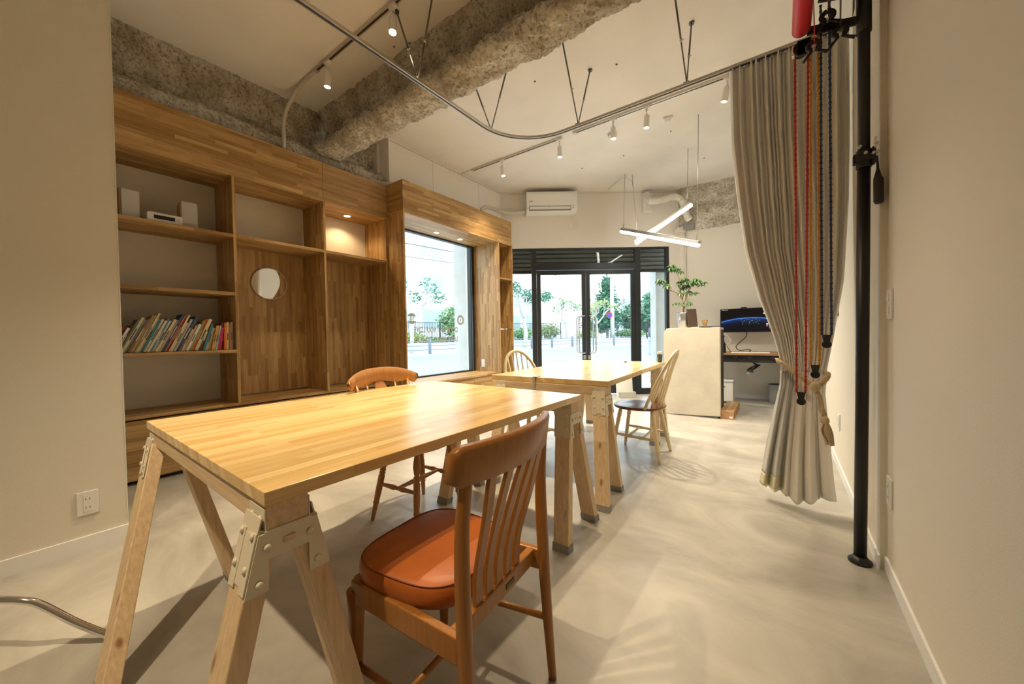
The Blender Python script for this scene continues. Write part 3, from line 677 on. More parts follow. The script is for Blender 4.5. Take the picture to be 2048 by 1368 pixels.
cu = thing('curtain', 'grey beige full-length curtain tied back with thick rope by the right wall', 'curtain', (.02, 2.9, .04))
zt = lambda u: .04 + (.045 if u < .1 else .02 * math.sin(u * 9) + .012)
U0 = .34
def seg(u0, u1, za, zb, nu, nv, off=0):
    return MB().sheet(lambda i, j: CS(u0 + (u1 - u0) * i, (za if not callable(za) else za(u0 + (u1 - u0) * i)) * (1 - j) + zb * j, off), nu, nv)
def solid(o, th=.003):
    s = o.modifiers.new('thickness', 'SOLIDIFY'); s.thickness = th; return o
solid(seg(0, 1, .78, 2.79, 190, 90).build('upper_cloth', CUR, cu))
solid(seg(U0, 1, zt, .78, 130, 40).build('lower_cloth', CUR, cu))
solid(seg(0, U0, lambda u: .155, .78, 60, 34).build('lining_panel', LIN, cu))
solid(seg(0, U0, lambda u: .085, .155, 60, 6).build('hem_band', mat('cream_hem_tape', (.66, .62, .42), .8), cu))
solid(seg(0, U0, zt, .085, 60, 5).build('hem', CUR, cu))
hk = MB()
for k in range(14): hk.rod((-.27 + k * .045, RY, 2.775), (-.27 + k * .045, RY, 2.792), .003, n=6)
hk.build('hooks', WHITEP, cu)
# tie-back rope
ROPE = mat('natural_rope', (.60, .45, .27), .9, bump=.6, bscale=160, var=.15, vscale=40)
def rope(path, R, name, parent, turns=22):
    P = smooth_path(path, 10); L = len(P)
    for s in range(3):
        q = []; u = Vector((0, 0, 1))
        for i, p in enumerate(P):
            t = (P[min(i + 1, L - 1)] - P[max(i - 1, 0)]).normalized(); a = (u - t * u.dot(t)).normalized(); b = t.cross(a)
            w = 2 * PI * (turns * i / L + s / 3); q.append(p + (a * math.cos(w) + b * math.sin(w)) * R * .5)
        MB().tube(q, R * .62, 8).build(name, ROPE, parent)
rp = thing('tieback_rope', 'thick twisted rope with frayed tassel tying back the curtain', 'rope', (.1, 2.75, .42))
rope([(-.005, 2.88, .845), (-.022, 2.83, .85), (-.002, 2.76, .835), (.05, 2.72, .795), (.10, 2.70, .75), (.145, 2.69, .715)], .014, 'rope_strand', rp, 16)
rope([(.15, 2.69, .71), (.165, 2.68, .66), (.178, 2.675, .60), (.188, 2.67, .545)], .014, 'rope_strand', rp, 11)
rope([(.145, 2.70, .70), (.18, 2.70, .73), (.205, 2.74, .76), (.215, 2.82, .775)], .014, 'rope_strand', rp, 8)
MB().ball((.15, 2.685, .71), .028, 10).build('knot', ROPE, rp)
MB().tube([(.182, 2.672, .55), (.19, 2.67, .53), (.198, 2.67, .515)], [.015, .022, .016], 12).build('knot', ROPE, rp)
tm = MB()
for i in range(26):
    a = rnd.uniform(0, 2 * PI); r = rnd.uniform(.002, .013); e = rnd.uniform(.012, .028)
    tm.tube(smooth_path([(.197 + r * math.cos(a), 2.67 + r * math.sin(a), .52), (.20 + e * math.cos(a), 2.67 + e * math.sin(a), .47), (.212 + e * .8 * math.cos(a + .5), 2.668 + e * math.sin(a + .5), .405 + rnd.uniform(-.012, .012))], 4), .0038, 5)
tm.build('tassel', ROPE, rp)

# ================================================================== BLACK POLE WITH BACKGROUND PAPER ROLLS
PX, PY = .277, 2.21
po = thing('backdrop_pole', 'tall black floor-to-ceiling pole standing by the right wall', 'pole', (PX, PY, 0))
MB().tube([(PX, PY, 0), (PX, PY, .006), (PX, PY, .012), (PX, PY, .02), (PX, PY, .03)], [.040, .042, .041, .030, .024], 28).build('floor_plate', BLACK, po)
PT = Vector((PX + .018, PY, 2.0))
MB().tube([(PX, PY, .02), (PX + .006, PY, .7), (PX + .012, PY, 1.75)], .0225, 24).build('lower_tube', BLACK, po)
MB().tube([(PX + .012, PY, 1.75), (PX + .012, PY, 3.39)], .0205, 24).build('upper_tube', BLACK, po)
MB().tube([(PX + .012, PY, 3.385), (PX + .012, PY, 3.40)], [.03, .045], 24).build('ceiling_plate', BLACK, po)
cl = MB(); cx = PX + .012
cl.tube([(cx, PY, 1.725), (cx, PY, 1.80)], .0265, 20).box(cx - .036, cx - .026, PY - .02, PY + .01, 1.745, 1.785).box(cx + .022, cx + .034, PY - .03, PY + .0, 1.73, 1.80).box(cx - .03, cx + .03, PY - .035, PY - .02, 1.75, 1.775)
cl = cl.build('clamp', BLACKM, po, bevel=.002)
s = MB()
for x, z in ((-.018, 1.805), (.0, 1.775), (.024, 1.768), (.034, 1.805), (.036, 1.77)): s.rod((cx + x, PY - .03, z), (cx + x, PY - .048, z), .006)
s.build('bolt', STEEL, po)
B(cx + .028, cx + .036, PY - .04, PY - .025, 1.79, 1.835).build('lever_tab', WHITEP, po, bevel=.002)
MB().tube([(cx + .036, PY - .035, 1.755), (cx + .038, PY - .035, 1.70), (cx + .038, PY - .035, 1.665), (cx + .040, PY - .035, 1.655), (cx + .041, PY - .035, 1.565), (cx + .041, PY - .035, 1.555)], [.003, .005, .013, .0165, .0165, .012], 12).build('crank_handle', BLACKM, po)
# bracket arms
br = thing('roll_bracket', 'black three-arm bracket on the pole carrying the paper rolls', 'bracket', (cx - .1, PY, 2.35))
MB().bar((cx, PY - .005, 2.355), (.10, PY - .005, 2.395), .012, .034).build('arm', BLACK, br)
MB().bar((cx, PY - .005, 2.475), (.14, PY - .005, 2.52), .012, .03).build('arm', BLACK, br)
MB().bar((cx, PY - .005, 2.62), (.05, PY - .005, 2.66), .012, .03).build('arm', BLACK, br)
MB().tube([(cx, PY, 2.30), (cx, PY, 2.70)], .0255, 20).build('sleeve', BLACK, br)
# rolls run overhead towards the camera
def roll(x, z, r, y0, col, label, m):
    t = thing('backdrop_paper_roll', label, 'paper roll', (x, (y0 - 1.6) / 2, z - r), 0, 'background paper rolls')
    MB().tube([(x, y0, z), (x, y0 - 2.75, z)], r, 32).build('roll', m, t)
    MB().tube([(x, y0 + .01, z), (x, y0 - .02, z)], .02, 16).build('core', BLACKM, t)
    return t
RED = mat('red_paper', (.62, .022, .03), .45); ORG = mat('orange_paper', (.60, .10, .015), .6); DGR = mat('charcoal_paper', (.05, .045, .04), .7)
roll(.076, 2.398, .035, 2.18, None, 'red background paper roll overhead left of the black pole', RED)
roll(.155, 2.60, .026, 2.18, None, 'orange background paper roll between the red and charcoal ones', ORG)
roll(.225, 2.62, .020, 2.18, None, 'charcoal background paper roll closest to the black pole', DGR)
def paper_tail(x, zt, zb, y0, y1, m, label, lean=0):
    tag(solid(MB().sheet(lambda u, v: Vector((x + lean * v + .002 * math.sin(v * 3), y0 + (y1 - y0) * u, zt + (zb - zt) * v)), 8, 8).build('paper_sheet', m), .0015), label, 'paper', 'hanging ends of the paper rolls')
paper_tail(.114, 2.52, 2.29, 2.12, 2.17, RED, 'red paper end hanging beside the red roll, gripped by a black clamp', .005)
paper_tail(.181, 2.60, 2.405, 2.12, 2.17, ORG, 'orange paper end gripped by a black clamp', -.02)
paper_tail(.205, 2.62, 2.32, 2.12, 2.17, DGR, 'charcoal paper end gripped by a black clamp', 0)
paper_tail(.247, 2.62, 2.36, 2.12, 2.17, mat('brown_grey_paper', (.13, .11, .09), .7), 'brown grey paper end hanging close to the pole', 0)
def aclamp(x, y, z, label, rot=0):
    t = thing('spring_clamp', label, 'clamp', (x, y, z - .06), 0, 'black spring clamps on the paper ends')
    M = Matrix.Translation((x, y, z)) @ Matrix.Rotation(rot, 4, 'Y')
    MB().tube(smooth_path([(-.003, 0, .03), (-.018, 0, .018), (-.018, 0, .002), (-.006, 0, -.010)], 5), .0105, 8, M=M).build('jaw', BLACK, t)
    MB().tube(smooth_path([(.003, 0, .03), (.018, 0, .018), (.018, 0, .002), (.006, 0, -.010)], 5), .0105, 8, M=M).build('jaw', BLACK, t)
    MB().tube([(-.004, 0, -.008), (-.02, 0, -.026), (-.038, 0, -.05)], [.005, .0055, .006], 8, M=M).build('handle', BLACK, t)
    MB().tube([(.004, 0, -.008), (.025, 0, -.022), (.047, 0, -.035)], [.005, .0065, .0075], 8, M=M).build('handle', BLACK, t)
    MB().rod((0, -.012, -.008), (0, .012, -.008), .005, M=M).build('pivot', STEEL, t)
aclamp(.118, 2.145, 2.275, 'black spring clamp on the red paper end')
aclamp(.206, 2.145, 2.295, 'black spring clamp on the charcoal paper end, nearest the pole')
aclamp(.165, 2.15, 2.385, 'black spring clamp on the orange paper end, highest of the three')
t = thing('roll_end_gear', 'black end gear under the red paper roll', 'gear', (.076, 2.2, 2.29))
MB().tube([(.075, 2.19, 2.325), (.075, 2.225, 2.325)], .03, 18).build('wheel', BLACK, t); B(.06, .11, 2.19, 2.2, 2.29, 2.36).build('cheek', BLACKM, t, bevel=.003); B(.042, .052, 2.19, 2.22, 2.30, 2.345).build('cover', WHITEP, t, bevel=.002)
# bead chains
def chain(xa, xb, xbot_a, xbot_b, zt, zb, col, label, wx, wz, y=2.225):
    m = mat(label.split()[0] + '_chain_plastic', col, .4)
    t = thing('pull_chain', label, 'chain', (wx, y, wz - .03), 0, 'plastic pull chains')
    for (x0, x1) in ((xa, xbot_a), (xb, xbot_b)):
        mb = MB(); n = int((zt - zb) / .026)
        for k in range(n):
            f = k / n; f2 = (k + 1) / n; p = Vector((x0 + (x1 - x0) * f, y, zt + (zb - zt) * f)); q = Vector((x0 + (x1 - x0) * f2, y, zt + (zb - zt) * f2))
            for dx in (-.0022, .0022): mb.rod(p + Vector((dx, 0, 0)), q + Vector((dx, 0, 0)), .0021, n=4)
            mb.rod(p + Vector((-.0058, 0, 0)), p + Vector((.0058, 0, 0)), .0034, n=5)
            mb.rod(p + Vector((0, -.004, 0)), p + Vector((0, .004, 0)), .0022, n=5)
        mb.build('strand', m, t)
    wm = MB().prism([(-.017, .022), (-.011, -.01), (.011, -.01), (.017, .022)][::-1], -.006, .006, Matrix.Translation((wx, y, wz)) @ Matrix.Rotation(PI / 2, 4, 'X'))
    wm.tube([(wx, y - .008, wz - .022), (wx, y + .008, wz - .022)], .0175, 20); wm.build('weight', BLACKM, t)
    MB().tube([(wx - .006, y - .012, wz - .022), (wx - .006, y - .008, wz - .022)], .012, 16).build('wheel', BLACK, t)
chain(.054, .103, .056, .089, 2.30, .735, (.60, .03, .025), 'red plastic pull chain hanging lowest of the three', .073, .715)
chain(.113, .137, .109, .140, 2.40, .865, (.75, .34, .02), 'yellow plastic pull chain hanging between the red and blue', .125, .845)
chain(.147, .177, .149, .183, 2.50, 1.005, (.02, .045, .15), 'blue plastic pull chain with the highest weight', .166, .985)

# ================================================================== TABLES AND SAWHORSES
def quad_board(name, c, z0, z1, m, parent, bevel=.002):       # c: four corners counter-clockwise
    return MB().prism(c, z0, z1).build(name, m, parent, bevel=bevel)
t1 = [(-2.04, .335), (-.862, .312), (-.845, 1.775), (-2.02, 1.812)]
tb1 = thing('table', 'near pine-board table top resting on two sawhorses', 'table', (-1.44, 1.06, .68), 0, 'pine trestle tables')
tp = quad_board('tabletop', t1, .685, .715, PINEY, tb1)
t2 = [(-1.765, 2.165), (-.868, 2.205), (-.952, 3.92), (-1.85, 3.875)]
tb2 = thing('table', 'far pine-board table top on sawhorses, joined behind the near one', 'table', (-1.36, 3.04, .70), 0, 'pine trestle tables')
quad_board('tabletop', t2, .70, .735, PINEY, tb2)
def lumber(a, b, w, h, up, name, parent, axis=2):
    return MB().bar(a, b, w, h, up).build(name, STUD[axis], parent, bevel=.003)
def sawhorse(label, A, Bv, zr, feet, near=True):
    """A, Bv: ends of the top rail; feet: four foot points [A-,A+,B-,B+]"""
    A, Bv = Vector((*A, zr)), Vector((*Bv, zr)); d = (Bv - A).normalized(); s = Vector((-d.y, d.x, 0))
    c = (A + Bv) / 2
    t = thing('sawhorse', label, 'sawhorse', (c.x, c.y, 0), 0, 'wooden sawhorses under the tables')
    hz = .055
    lumber(A - Vector((0, 0, hz / 2)), Bv - Vector((0, 0, hz / 2)), .085, hz, (0, 0, 1), 'top_rail', t, 0)
    for e, (E_, sg) in enumerate(((A, 1), (Bv, -1))):
        ein = E_ + d * (sg * .045)
        bk = MB(); bolts = MB()
        for k, sd in enumerate((-1, 1)):
            foot = Vector(feet[e * 2 + k]); top = ein + s * (sd * .036) + Vector((0, 0, -hz - .004))
            axis_ = (foot - top).normalized()
            foot = foot + Vector((0, 0, 0))
            leg = MB().bar(top, foot, .042, .082, d)
            for q in leg.v[4:]: q += axis_ * ((.004 - q.z) / axis_.z)      # level cut at the floor
            leg.build('leg', STUD[2], t, bevel=.003)
            bt = MB().bar(foot - axis_ * .075, foot, .047, .087, d)
            for q in bt.v[4:]: q += axis_ * ((0 - q.z) / axis_.z)
            for q in bt.v[:4]: q += axis_ * ((.035 - q.z) / axis_.z)
            bt.build('rubber_foot', GREYP, t)
            # bracket cheek on this leg
            u = (top - foot).normalized(); n_ = s * sd - u * (s * sd).dot(u); n_.normalize()
            cc = top + (foot - top).normalized() * .055
            bk.bar(cc - u * .055 + n_ * .0225, cc + u * .045 + n_ * .0225, .03, .003, n_)      # outer strap
            for w_ in (-.028, .028): bk.bar(cc - u * .065 + n_ * .0230 + d * w_, cc + u * .05 + n_ * .0230 + d * w_, .03, .003, n_)
            bk.bar(top + n_ * .02 + Vector((0, 0, .004)) - d * .042, top + n_ * .02 + Vector((0, 0, .004)) + d * .042, .045, .003, n_)
            bk.bar(E_ + s * (sd * .044) - Vector((0, 0, hz * .6)) - d * .0, E_ + s * (sd * .044) + d * (sg * .085) - Vector((0, 0, hz * .6)), .003, hz * .85, (0, 0, 1))
            if k == 0: bk.bar(E_ - d * (sg * .003) - Vector((0, 0, hz + .003)), E_ + d * (sg * .088) - Vector((0, 0, hz + .003)), .094, .006, (0, 0, 1))
            for w_ in (-.028, .028):
                for q_ in (.012, .075):
                    p = top + (foot - top).normalized() * q_ + d * w_ + n_ * .024; bolts.tube([p, p + n_ * .004, p + n_ * .006], [.008, .007, .003], 10)
            for w_ in (.02, .065):
                p = E_ + d * (sg * w_) + s * (sd * .0455) - Vector((0, 0, hz * .6)); bolts.tube([p, p + s * (sd * .004), p + s * (sd * .006)], [.008, .007, .003], 10)
            # end plate over the leg
            o_ = E_ - d * (sg * -.002)
            p1 = o_ + s * (sd * .0) + Vector((0, 0, -hz - .004))
            fo = top - d * (sg * .042); f2 = fo + (foot - top).normalized() * .12
            vs = [p1, fo + s * (sd * .022) + d * 0, f2 + s * (sd * .022), f2 - s * (sd * .022), fo - s * (sd * .008) + (foot - top).normalized() * .055, p1 + Vector((0, 0, -.055))]
            vs = [v - d * (sg * .002) for v in vs]
            nn = len(vs); vs2 = [v - d * (sg * .003) for v in vs]
            bk.add(vs + vs2, [tuple(range(nn)), tuple(range(2 * nn - 1, nn - 1, -1))] + [(i, (i + 1) % nn, nn + (i + 1) % nn, nn + i) for i in range(nn)])
            for q_ in (.03, .10):
                p = fo + (foot - top).normalized() * q_ - d * (sg * .006); bolts.tube([p, p - d * (sg * .004), p - d * (sg * .006)], [.008, .007, .003], 10)
        bk.box(0, 0, 0, 0, 0, 0) if False else None
        bk.build('bracket', METAL, t); bo_ = bolts.build('bolts', METAL, t); bo_['kind'] = 'stuff'
        pz = E_ - Vector((0, 0, hz + .03)) - d * (sg * .0055)
        MB().bar(pz - s * .012, pz + s * .012, .002, .012, (0, 0, 1)).build('bracket_slot', STUD[0], t)
    return t
sawhorse('sawhorse under the nearest end of the near table, in the foreground', (-2.02, .385), (-.875, .362), .683, [(-1.57, .15, 0), (-1.90, .57, 0), (-.87, .155, 0), (-.875, .53, 0)])
sawhorse('sawhorse under the far end of the near table', (-1.70, 1.755), (-.862, 1.735), .683, [(-1.70, 1.60, 0), (-1.71, 1.93, 0), (-.85, 1.555, 0), (-.865, 1.905, 0)])
sawhorse('sawhorse under the near edge of the far table', (-1.72, 2.205), (-.885, 2.245), .698, [(-1.65, 2.02, 0), (-1.66, 2.38, 0), (-.845, 2.04, 0), (-.885, 2.36, 0)])
sawhorse('sawhorse under the far edge of the far table, by the counter', (-1.80, 3.80), (-.97, 3.85), .698, [(-1.78, 3.62, 0), (-1.80, 4.0, 0), (-.945, 3.50, 0), (-.95, 3.86, 0)])
# table-edge clamp and things on the far table
t = thing('table_clamp', 'flat steel clamp hooked over the front edge of the far table', 'clamp', (-1.395, 2.18, .68))
B(-1.405, -1.388, 2.174, 2.178, .655, .739).build('strap', STEEL, t); B(-1.405, -1.375, 2.178, 2.23, .736, .739).build('hook', STEEL, t)
t = thing('small_plant_pot', 'tiny dark pot with white flowers on the far corner of the far table', 'plant pot', (-.985, 3.86, .735))
MB().tube([(0, 0, 0), (0, 0, .004), (0, 0, .07), (0, 0, .075)], [.017, .018, .026, .027], 14).build('pot', mat('slate_pot', (.06, .09, .10), .5), t, world=False)
fl = MB()
for i in range(16): fl.ball((rnd.uniform(-.02, .02), rnd.uniform(-.02, .02), .08 + rnd.uniform(0, .028)), .008, 5)
fl.build('flowers', WHITEP, t, world=False)
tag(MB().box(-1.30, -1.27, 3.72, 3.735, .7355, .743).build('paper_clip_case', BLACKM), 'tiny dark clip lying at the back of the far table', 'clip')

# ================================================================== CHAIRS
LEATHER = mat('tan_leather', (.44, .11, .012), .42, var=.22, vscale=6, bump=.15, bscale=180)
PIPING = mat('dark_leather_piping', (.22, .045, .010), .5)
def superell(w, d, n=48, e=3.2, taper=0):
    o = []
    for i in range(n):
        a = 2 * PI * i / n; c, s = math.cos(a), math.sin(a); y = d / 2 * math.copysign(abs(s) ** (2 / e), s)
        o.append((w / 2 * math.copysign(abs(c) ** (2 / e), c) * (1 + taper * y / d), y))
    return o
# A: slat-back chair with leather seat; local +y = the way the sitter faces
A = thing('dining_chair', 'brown slat-back chair with tan leather seat in the foreground', 'chair', (-.776, .729, 0), 1.66)
W2 = .188
for sx in (-1, 1):
    MB().tube(smooth_path([(sx * (W2 + .012), -.235, 0), (sx * (W2 + .004), -.225, .20), (sx * W2, -.215, .42), (sx * (W2 - .003), -.212, .60), (sx * (W2 - .008), -.222, .735)], 5), [.012 + .0055 * min(1, i / 9) - .003 * max(0, (i - 12) / 8) for i in range(21)], 16).build('back_post', BROWN, A, world=False)
    MB().tube([(sx * .175, .165, .36), (sx * .172, .163, .30), (sx * .178, .17, 0)], [.021, .021, .013], 14).build('leg', BROWN, A, world=False)
    MB().bar((sx * .175, .165, .362), (sx * W2, -.205, .362), .022, .06).build('side_rail', BROWN, A, world=False, bevel=.004)
    MB().rod((sx * .176, .168, .16), (sx * (W2 + .008), -.235, .185), .0095).build('stretcher', BROWN, A, world=False)
MB().bar((-.17, .165, .362), (.17, .165, .362), .022, .055).build('front_rail', BROWN, A, world=False, bevel=.004)
MB().bar((-.18, -.178, .368), (.18, -.178, .368), .024, .045).build('back_rail', BROWN, A, world=False, bevel=.004)
MB().rod((-.178, -.03, .175), (.178, -.03, .175), .0085).build('stretcher', BROWN, A, world=False)
B(.02, .06, -.192, -.190, .362, .374).build('maker_plate', mat('dull_brass', (.10, .09, .04), .5, .5), A, world=False)
sp = superell(.365, .352, 56, 3.4, .12); mb = MB(); prof = [(.955, .384), (.985, .388), (1.0, .402), (1.01, .418), (.995, .433), (.955, .441), (.8, .446), (.5, .449), (.2, .450)]
n = len(sp); vs = [(x * k, y * k + .022, z) for k, z in prof for x, y in sp]; fs = [(r * n + i, r * n + (i + 1) % n, (r + 1) * n + (i + 1) % n, (r + 1) * n + i) for r in range(len(prof) - 1) for i in range(n)] + [tuple(range(n - 1, -1, -1)), tuple(range((len(prof) - 1) * n, len(prof) * n))]
MB().add(vs, fs, None, True).build('seat_cushion', LEATHER, A, world=False)
MB().tube([(x * .975, y * .975 + .022, .4405) for x, y in sp + sp[:1]], .0020, 6, False).build('piping', PIPING, A, world=False)
# curved top rail
def crest(x0, x1, zb, zt_, yf, th, m, parent, name, zarc=0, n=24, tilt=0):
    vs = []
    for i in range(n + 1):
        u = i / n; x = x0 + (x1 - x0) * u; c = 4 * u * (1 - u); y = yf(x); zo = zarc * c
        e = min(1, math.sqrt(max(0, c)) * 2.6); zm = (zb + zt_) / 2; h = (zt_ - zb) / 2 * (.72 + .28 * e)
        for yy, zz in ((-th / 2, -h), (-th / 2 - .002, h * .7), (-th / 3, h), (th / 3, h), (th / 2 + .002, h * .7), (th / 2, -h), (th / 3, -h - .003), (-th / 3, -h - .003)): vs.append((x, y + yy - tilt * zz, zm + zo + zz))
    k = 8; fs = [(i * k + j, (i + 1) * k + j, (i + 1) * k + (j + 1) % k, i * k + (j + 1) % k) for i in range(n) for j in range(k)] + [tuple(range(k)), tuple(range((n + 1) * k - 1, n * k - 1, -1))]
    return MB().add(vs, fs, None, True).build(name, m, parent, world=False)
yfA = lambda x: -.265 + .045 * (x / .2) ** 2
crest(-.218, .218, .718, .803, yfA, .026, BROWN, A, 'top_rail', .004, tilt=.12)
for k in range(5):
    x = (k - 2) * .044; xt = (k - 2) * .058
    P = smooth_path([(x, -.178, .375), (x * 1.05, -.184, .47), (x + (xt - x) * .6, -.218, .60), (xt, yfA(xt) + .004, .725)], 6)
    m_ = MB(); vs = []
    for i, p in enumerate(P):
        for sx, sy in ((-1, -1), (1, -1), (1, 1), (-1, 1)): vs.append(p + Vector((sx * .015, sy * .0055, 0)))
    L_ = len(P); fs = [(i * 4 + j, i * 4 + (j + 1) % 4, (i + 1) * 4 + (j + 1) % 4, (i + 1) * 4 + j) for i in range(L_ - 1) for j in range(4)] + [(3, 2, 1, 0), (4 * L_ - 4, 4 * L_ - 3, 4 * L_ - 2, 4 * L_ - 1)]
    m_.add(vs, fs).build('back_slat', BROWN, A, world=False, bevel=.002)

LEGP = [(0, .010), (.05, .014), (.12, .019), (.2, .022), (.27, .017), (.30, .013), (.32, .019), (.34, .014), (.36, .019), (.38, .014), (.40, .019), (.43, .0185), (.6, .0185), (.74, .0155), (.76, .019), (.78, .0145), (.86, .014), (1.0, .010)]
STRP = [(0, .007), (.1, .010), (.3, .0125), (.36, .015), (.38, .011), (.40, .015), (.42, .011), (.58, .011), (.60, .015), (.62, .011), (.64, .015), (.7, .0125), (.9, .010), (1, .007)]
def saddle_seat(w, d, z, th, m, parent, name='seat', e=2.6, taper=.12):
    sp = superell(w, d, 56, e, taper); n = len(sp)
    prof = [(.86, -th), (.965, -th * .7), (1.0, -th * .25), (.99, -.002), (.95, 0), (.7, -.006), (.4, -.009), (.1, -.006)]
    vs = [(x * k, y * k, z + q) for k, q in prof for x, y in sp]; fs = [(r * n + i, r * n + (i + 1) % n, (r + 1) * n + (i + 1) % n, (r + 1) * n + i) for r in range(len(prof) - 1) for i in range(n)] + [tuple(range(n - 1, -1, -1)), tuple(range((len(prof) - 1) * n, len(prof) * n))]
    return MB().add(vs, fs, None, True).build(name, m, parent, world=False)
# B: honey chair with a shaped crest rail, behind the near table
Bc = thing('dining_chair', 'honey-brown turned-leg chair with wide crest rail on the far side of the near table', 'chair', (-1.715, 1.425, 0), -PI / 2 + .08)
saddle_seat(.40, .385, .435, .032, HONEY, Bc)
fb = {}
for nm_, (tx, ty, fx, fy) in dict(a=(-.125, -.12, -.20, -.175), b=(.125, -.12, .20, -.175), c=(-.125, .11, -.185, .155), d=(.125, .11, .185, .155)).items():
    MB().turned((tx, ty, .41), (fx, fy, 0), LEGP).build('leg', HONEY, Bc, world=False); fb[nm_] = lambda h, tx=tx, ty=ty, fx=fx, fy=fy: (tx + (fx - tx) * (1 - h / .41), ty + (fy - ty) * (1 - h / .41), h)
MB().turned(fb['a'](.20), fb['c'](.20), STRP).build('stretcher', HONEY, Bc, world=False); MB().turned(fb['b'](.20), fb['d'](.20), STRP).build('stretcher', HONEY, Bc, world=False)
ma = (Vector(fb['a'](.20)) + Vector(fb['c'](.20))) / 2; mb_ = (Vector(fb['b'](.20)) + Vector(fb['d'](.20))) / 2
MB().turned(ma, mb_, STRP).build('stretcher', HONEY, Bc, world=False)
yfB = lambda x: -.345 + .06 * (x / .25) ** 2
n = 40; vs = []
for i in range(n + 1):
    x = -.262 + .524 * i / n; u = abs(x) / .262; y = yfB(x)
    top = .838 - .055 * u ** 2.6 - (.03 if u > .97 else 0); bot = .752 - .0 * u + .010 * math.cos(x * 22) - (.028 if u > .80 else 0) * math.sin(min(1, (u - .8) / .2) * PI) + (.02 if u > .97 else 0)
    for dy, zz in ((-.011, bot), (-.011, top), (.0, top + .004), (.011, top), (.011, bot), (0, bot - .003)): vs.append((x, y + dy - .1 * (zz - .8), zz))
k = 6; fs = [(i * k + j, (i + 1) * k + j, (i + 1) * k + (j + 1) % k, i * k + (j + 1) % k) for i in range(n) for j in range(k)] + [tuple(range(k)), tuple(range((n + 1) * k - 1, n * k - 1, -1))]
MB().add(vs, fs, None, True).build('crest_rail', HONEY, Bc, world=False)
for x, r in ((-.20, .013), (.20, .013), (-.11, .007), (.11, .007)):
    MB().turned((x * .72, -.178, .43), (x, yfB(x), .765), [(0, r * .8), (.15, r), (.4, r * 1.25), (.5, r), (.55, r * 1.3), (.6, r), (1, r * .8)]).build('spindle', HONEY, Bc, world=False)
vs = []
for i in range(13):
    u = i / 12; w_ = .028 + .022 * math.sin(u * PI * 1.0) ** 2 + .012 * math.sin(u * PI * 3) ** 2; y = -.178 + (yfB(0) + .178) * u; z = .43 + .335 * u
    for sx, dy in ((-1, -.005), (1, -.005), (1, .005), (-1, .005)): vs.append((sx * w_, y + dy, z))
MB().add(vs, [(i * 4 + j, i * 4 + (j + 1) % 4, (i + 1) * 4 + (j + 1) % 4, (i + 1) * 4 + j) for i in range(12) for j in range(4)] + [(3, 2, 1, 0), (48, 49, 50, 51)]).build('splat', HONEY, Bc, world=False, bevel=.002)
# C, D: hoop-back windsor chairs, cream with brown seat
LEGC = [(0, .011), (.06, .016), (.16, .019), (.19, .014), (.21, .020), (.23, .015), (.25, .020), (.27, .016), (.4, .0165), (.7, .0165), (.76, .015), (.78, .019), (.80, .014), (.9, .0145), (1, .010)]
def windsor(label, loc, rz_):
    c = thing('windsor_chair', label, 'chair', loc, rz_, 'cream hoop-back chairs')
    zs = .425
    saddle_seat(.41, .42, zs, .028, SEATB, c, e=2.3, taper=.05)
    fo = {}
    for k_, (tx, ty, fx, fy) in dict(a=(-.12, -.13, -.20, -.205), b=(.12, -.13, .20, -.205), c=(-.13, .12, -.195, .19), d=(.13, .12, .195, .19)).items():
        MB().turned((tx, ty, zs - .02), (fx, fy, 0), LEGC).build('leg', CREAMW, c, world=False); fo[k_] = lambda h, tx=tx, ty=ty, fx=fx, fy=fy: Vector((tx + (fx - tx) * (1 - h / .405), ty + (fy - ty) * (1 - h / .405), h))
    for p, q in (('a', 'c'), ('b', 'd')): MB().turned(fo[p](.17), fo[q](.19), STRP).build('stretcher', CREAMW, c, world=False)
    for f in (.33, .67): MB().turned(fo['a'](.17).lerp(fo['c'](.19), f), fo['b'](.17).lerp(fo['d'](.19), f), [(0, .007), (.3, .010), (.5, .011), (.7, .010), (1, .007)]).build('stretcher', CREAMW, c, world=False)
    lean = lambda z: -.165 - .135 * (z - zs) / .45
    hoop = []
    for i in range(33):
        a = PI * i / 32; x = -.205 * math.cos(a) * (1 - .12 * (1 - math.sin(a))); z = zs - .01 + .465 * math.sin(a) ** .72
        yb = lean(z) + .09 * (abs(x) / .2) ** 2 * (1 - (z - zs) / .6); hoop.append((x, yb, z))
    MB().tube(hoop, .0125, 10, flat=1.15).build('hoop', CREAMW, c, world=False)
    for k in range(7):
        u = (k - 3) / 3; x0 = u * .125; x1 = u * .155
        zt2 = zs - .01 + .465 * (max(0, 1 - (x1 / .2) ** 2)) ** .36
        y0_ = -.178 + .055 * u * u; y1_ = lean(zt2) + .09 * (abs(x1) / .2) ** 2 * (1 - (zt2 - zs) / .6)
        if k in (2, 3, 4):
            vs = []
            for i in range(11):
                q = i / 10; w_ = .006 + .010 * math.exp(-((q - .38) / .2) ** 2)
                p = Vector((x0, y0_, zs - .01)).lerp(Vector((x1, y1_, zt2)), q)
                for sx, dy in ((-1, -.0045), (1, -.0045), (1, .0045), (-1, .0045)): vs.append(p + Vector((sx * w_, dy, 0)))
            MB().add(vs, [(i * 4 + j, i * 4 + (j + 1) % 4, (i + 1) * 4 + (j + 1) % 4, (i + 1) * 4 + j) for i in range(10) for j in range(4)] + [(3, 2, 1, 0), (40, 41, 42, 43)]).build('spindle', CREAMW, c, world=False, bevel=.002)
        else: MB().turned((x0, y0_, zs - .01), (x1, y1_, zt2), [(0, .006), (.3, .0095), (.6, .008), (1, .0055)], 8).build('spindle', CREAMW, c, world=False)
    return c
windsor('cream hoop-back chair with brown seat, on the counter side of the far table', (-.985, 3.20, 0), PI / 2 + .03)
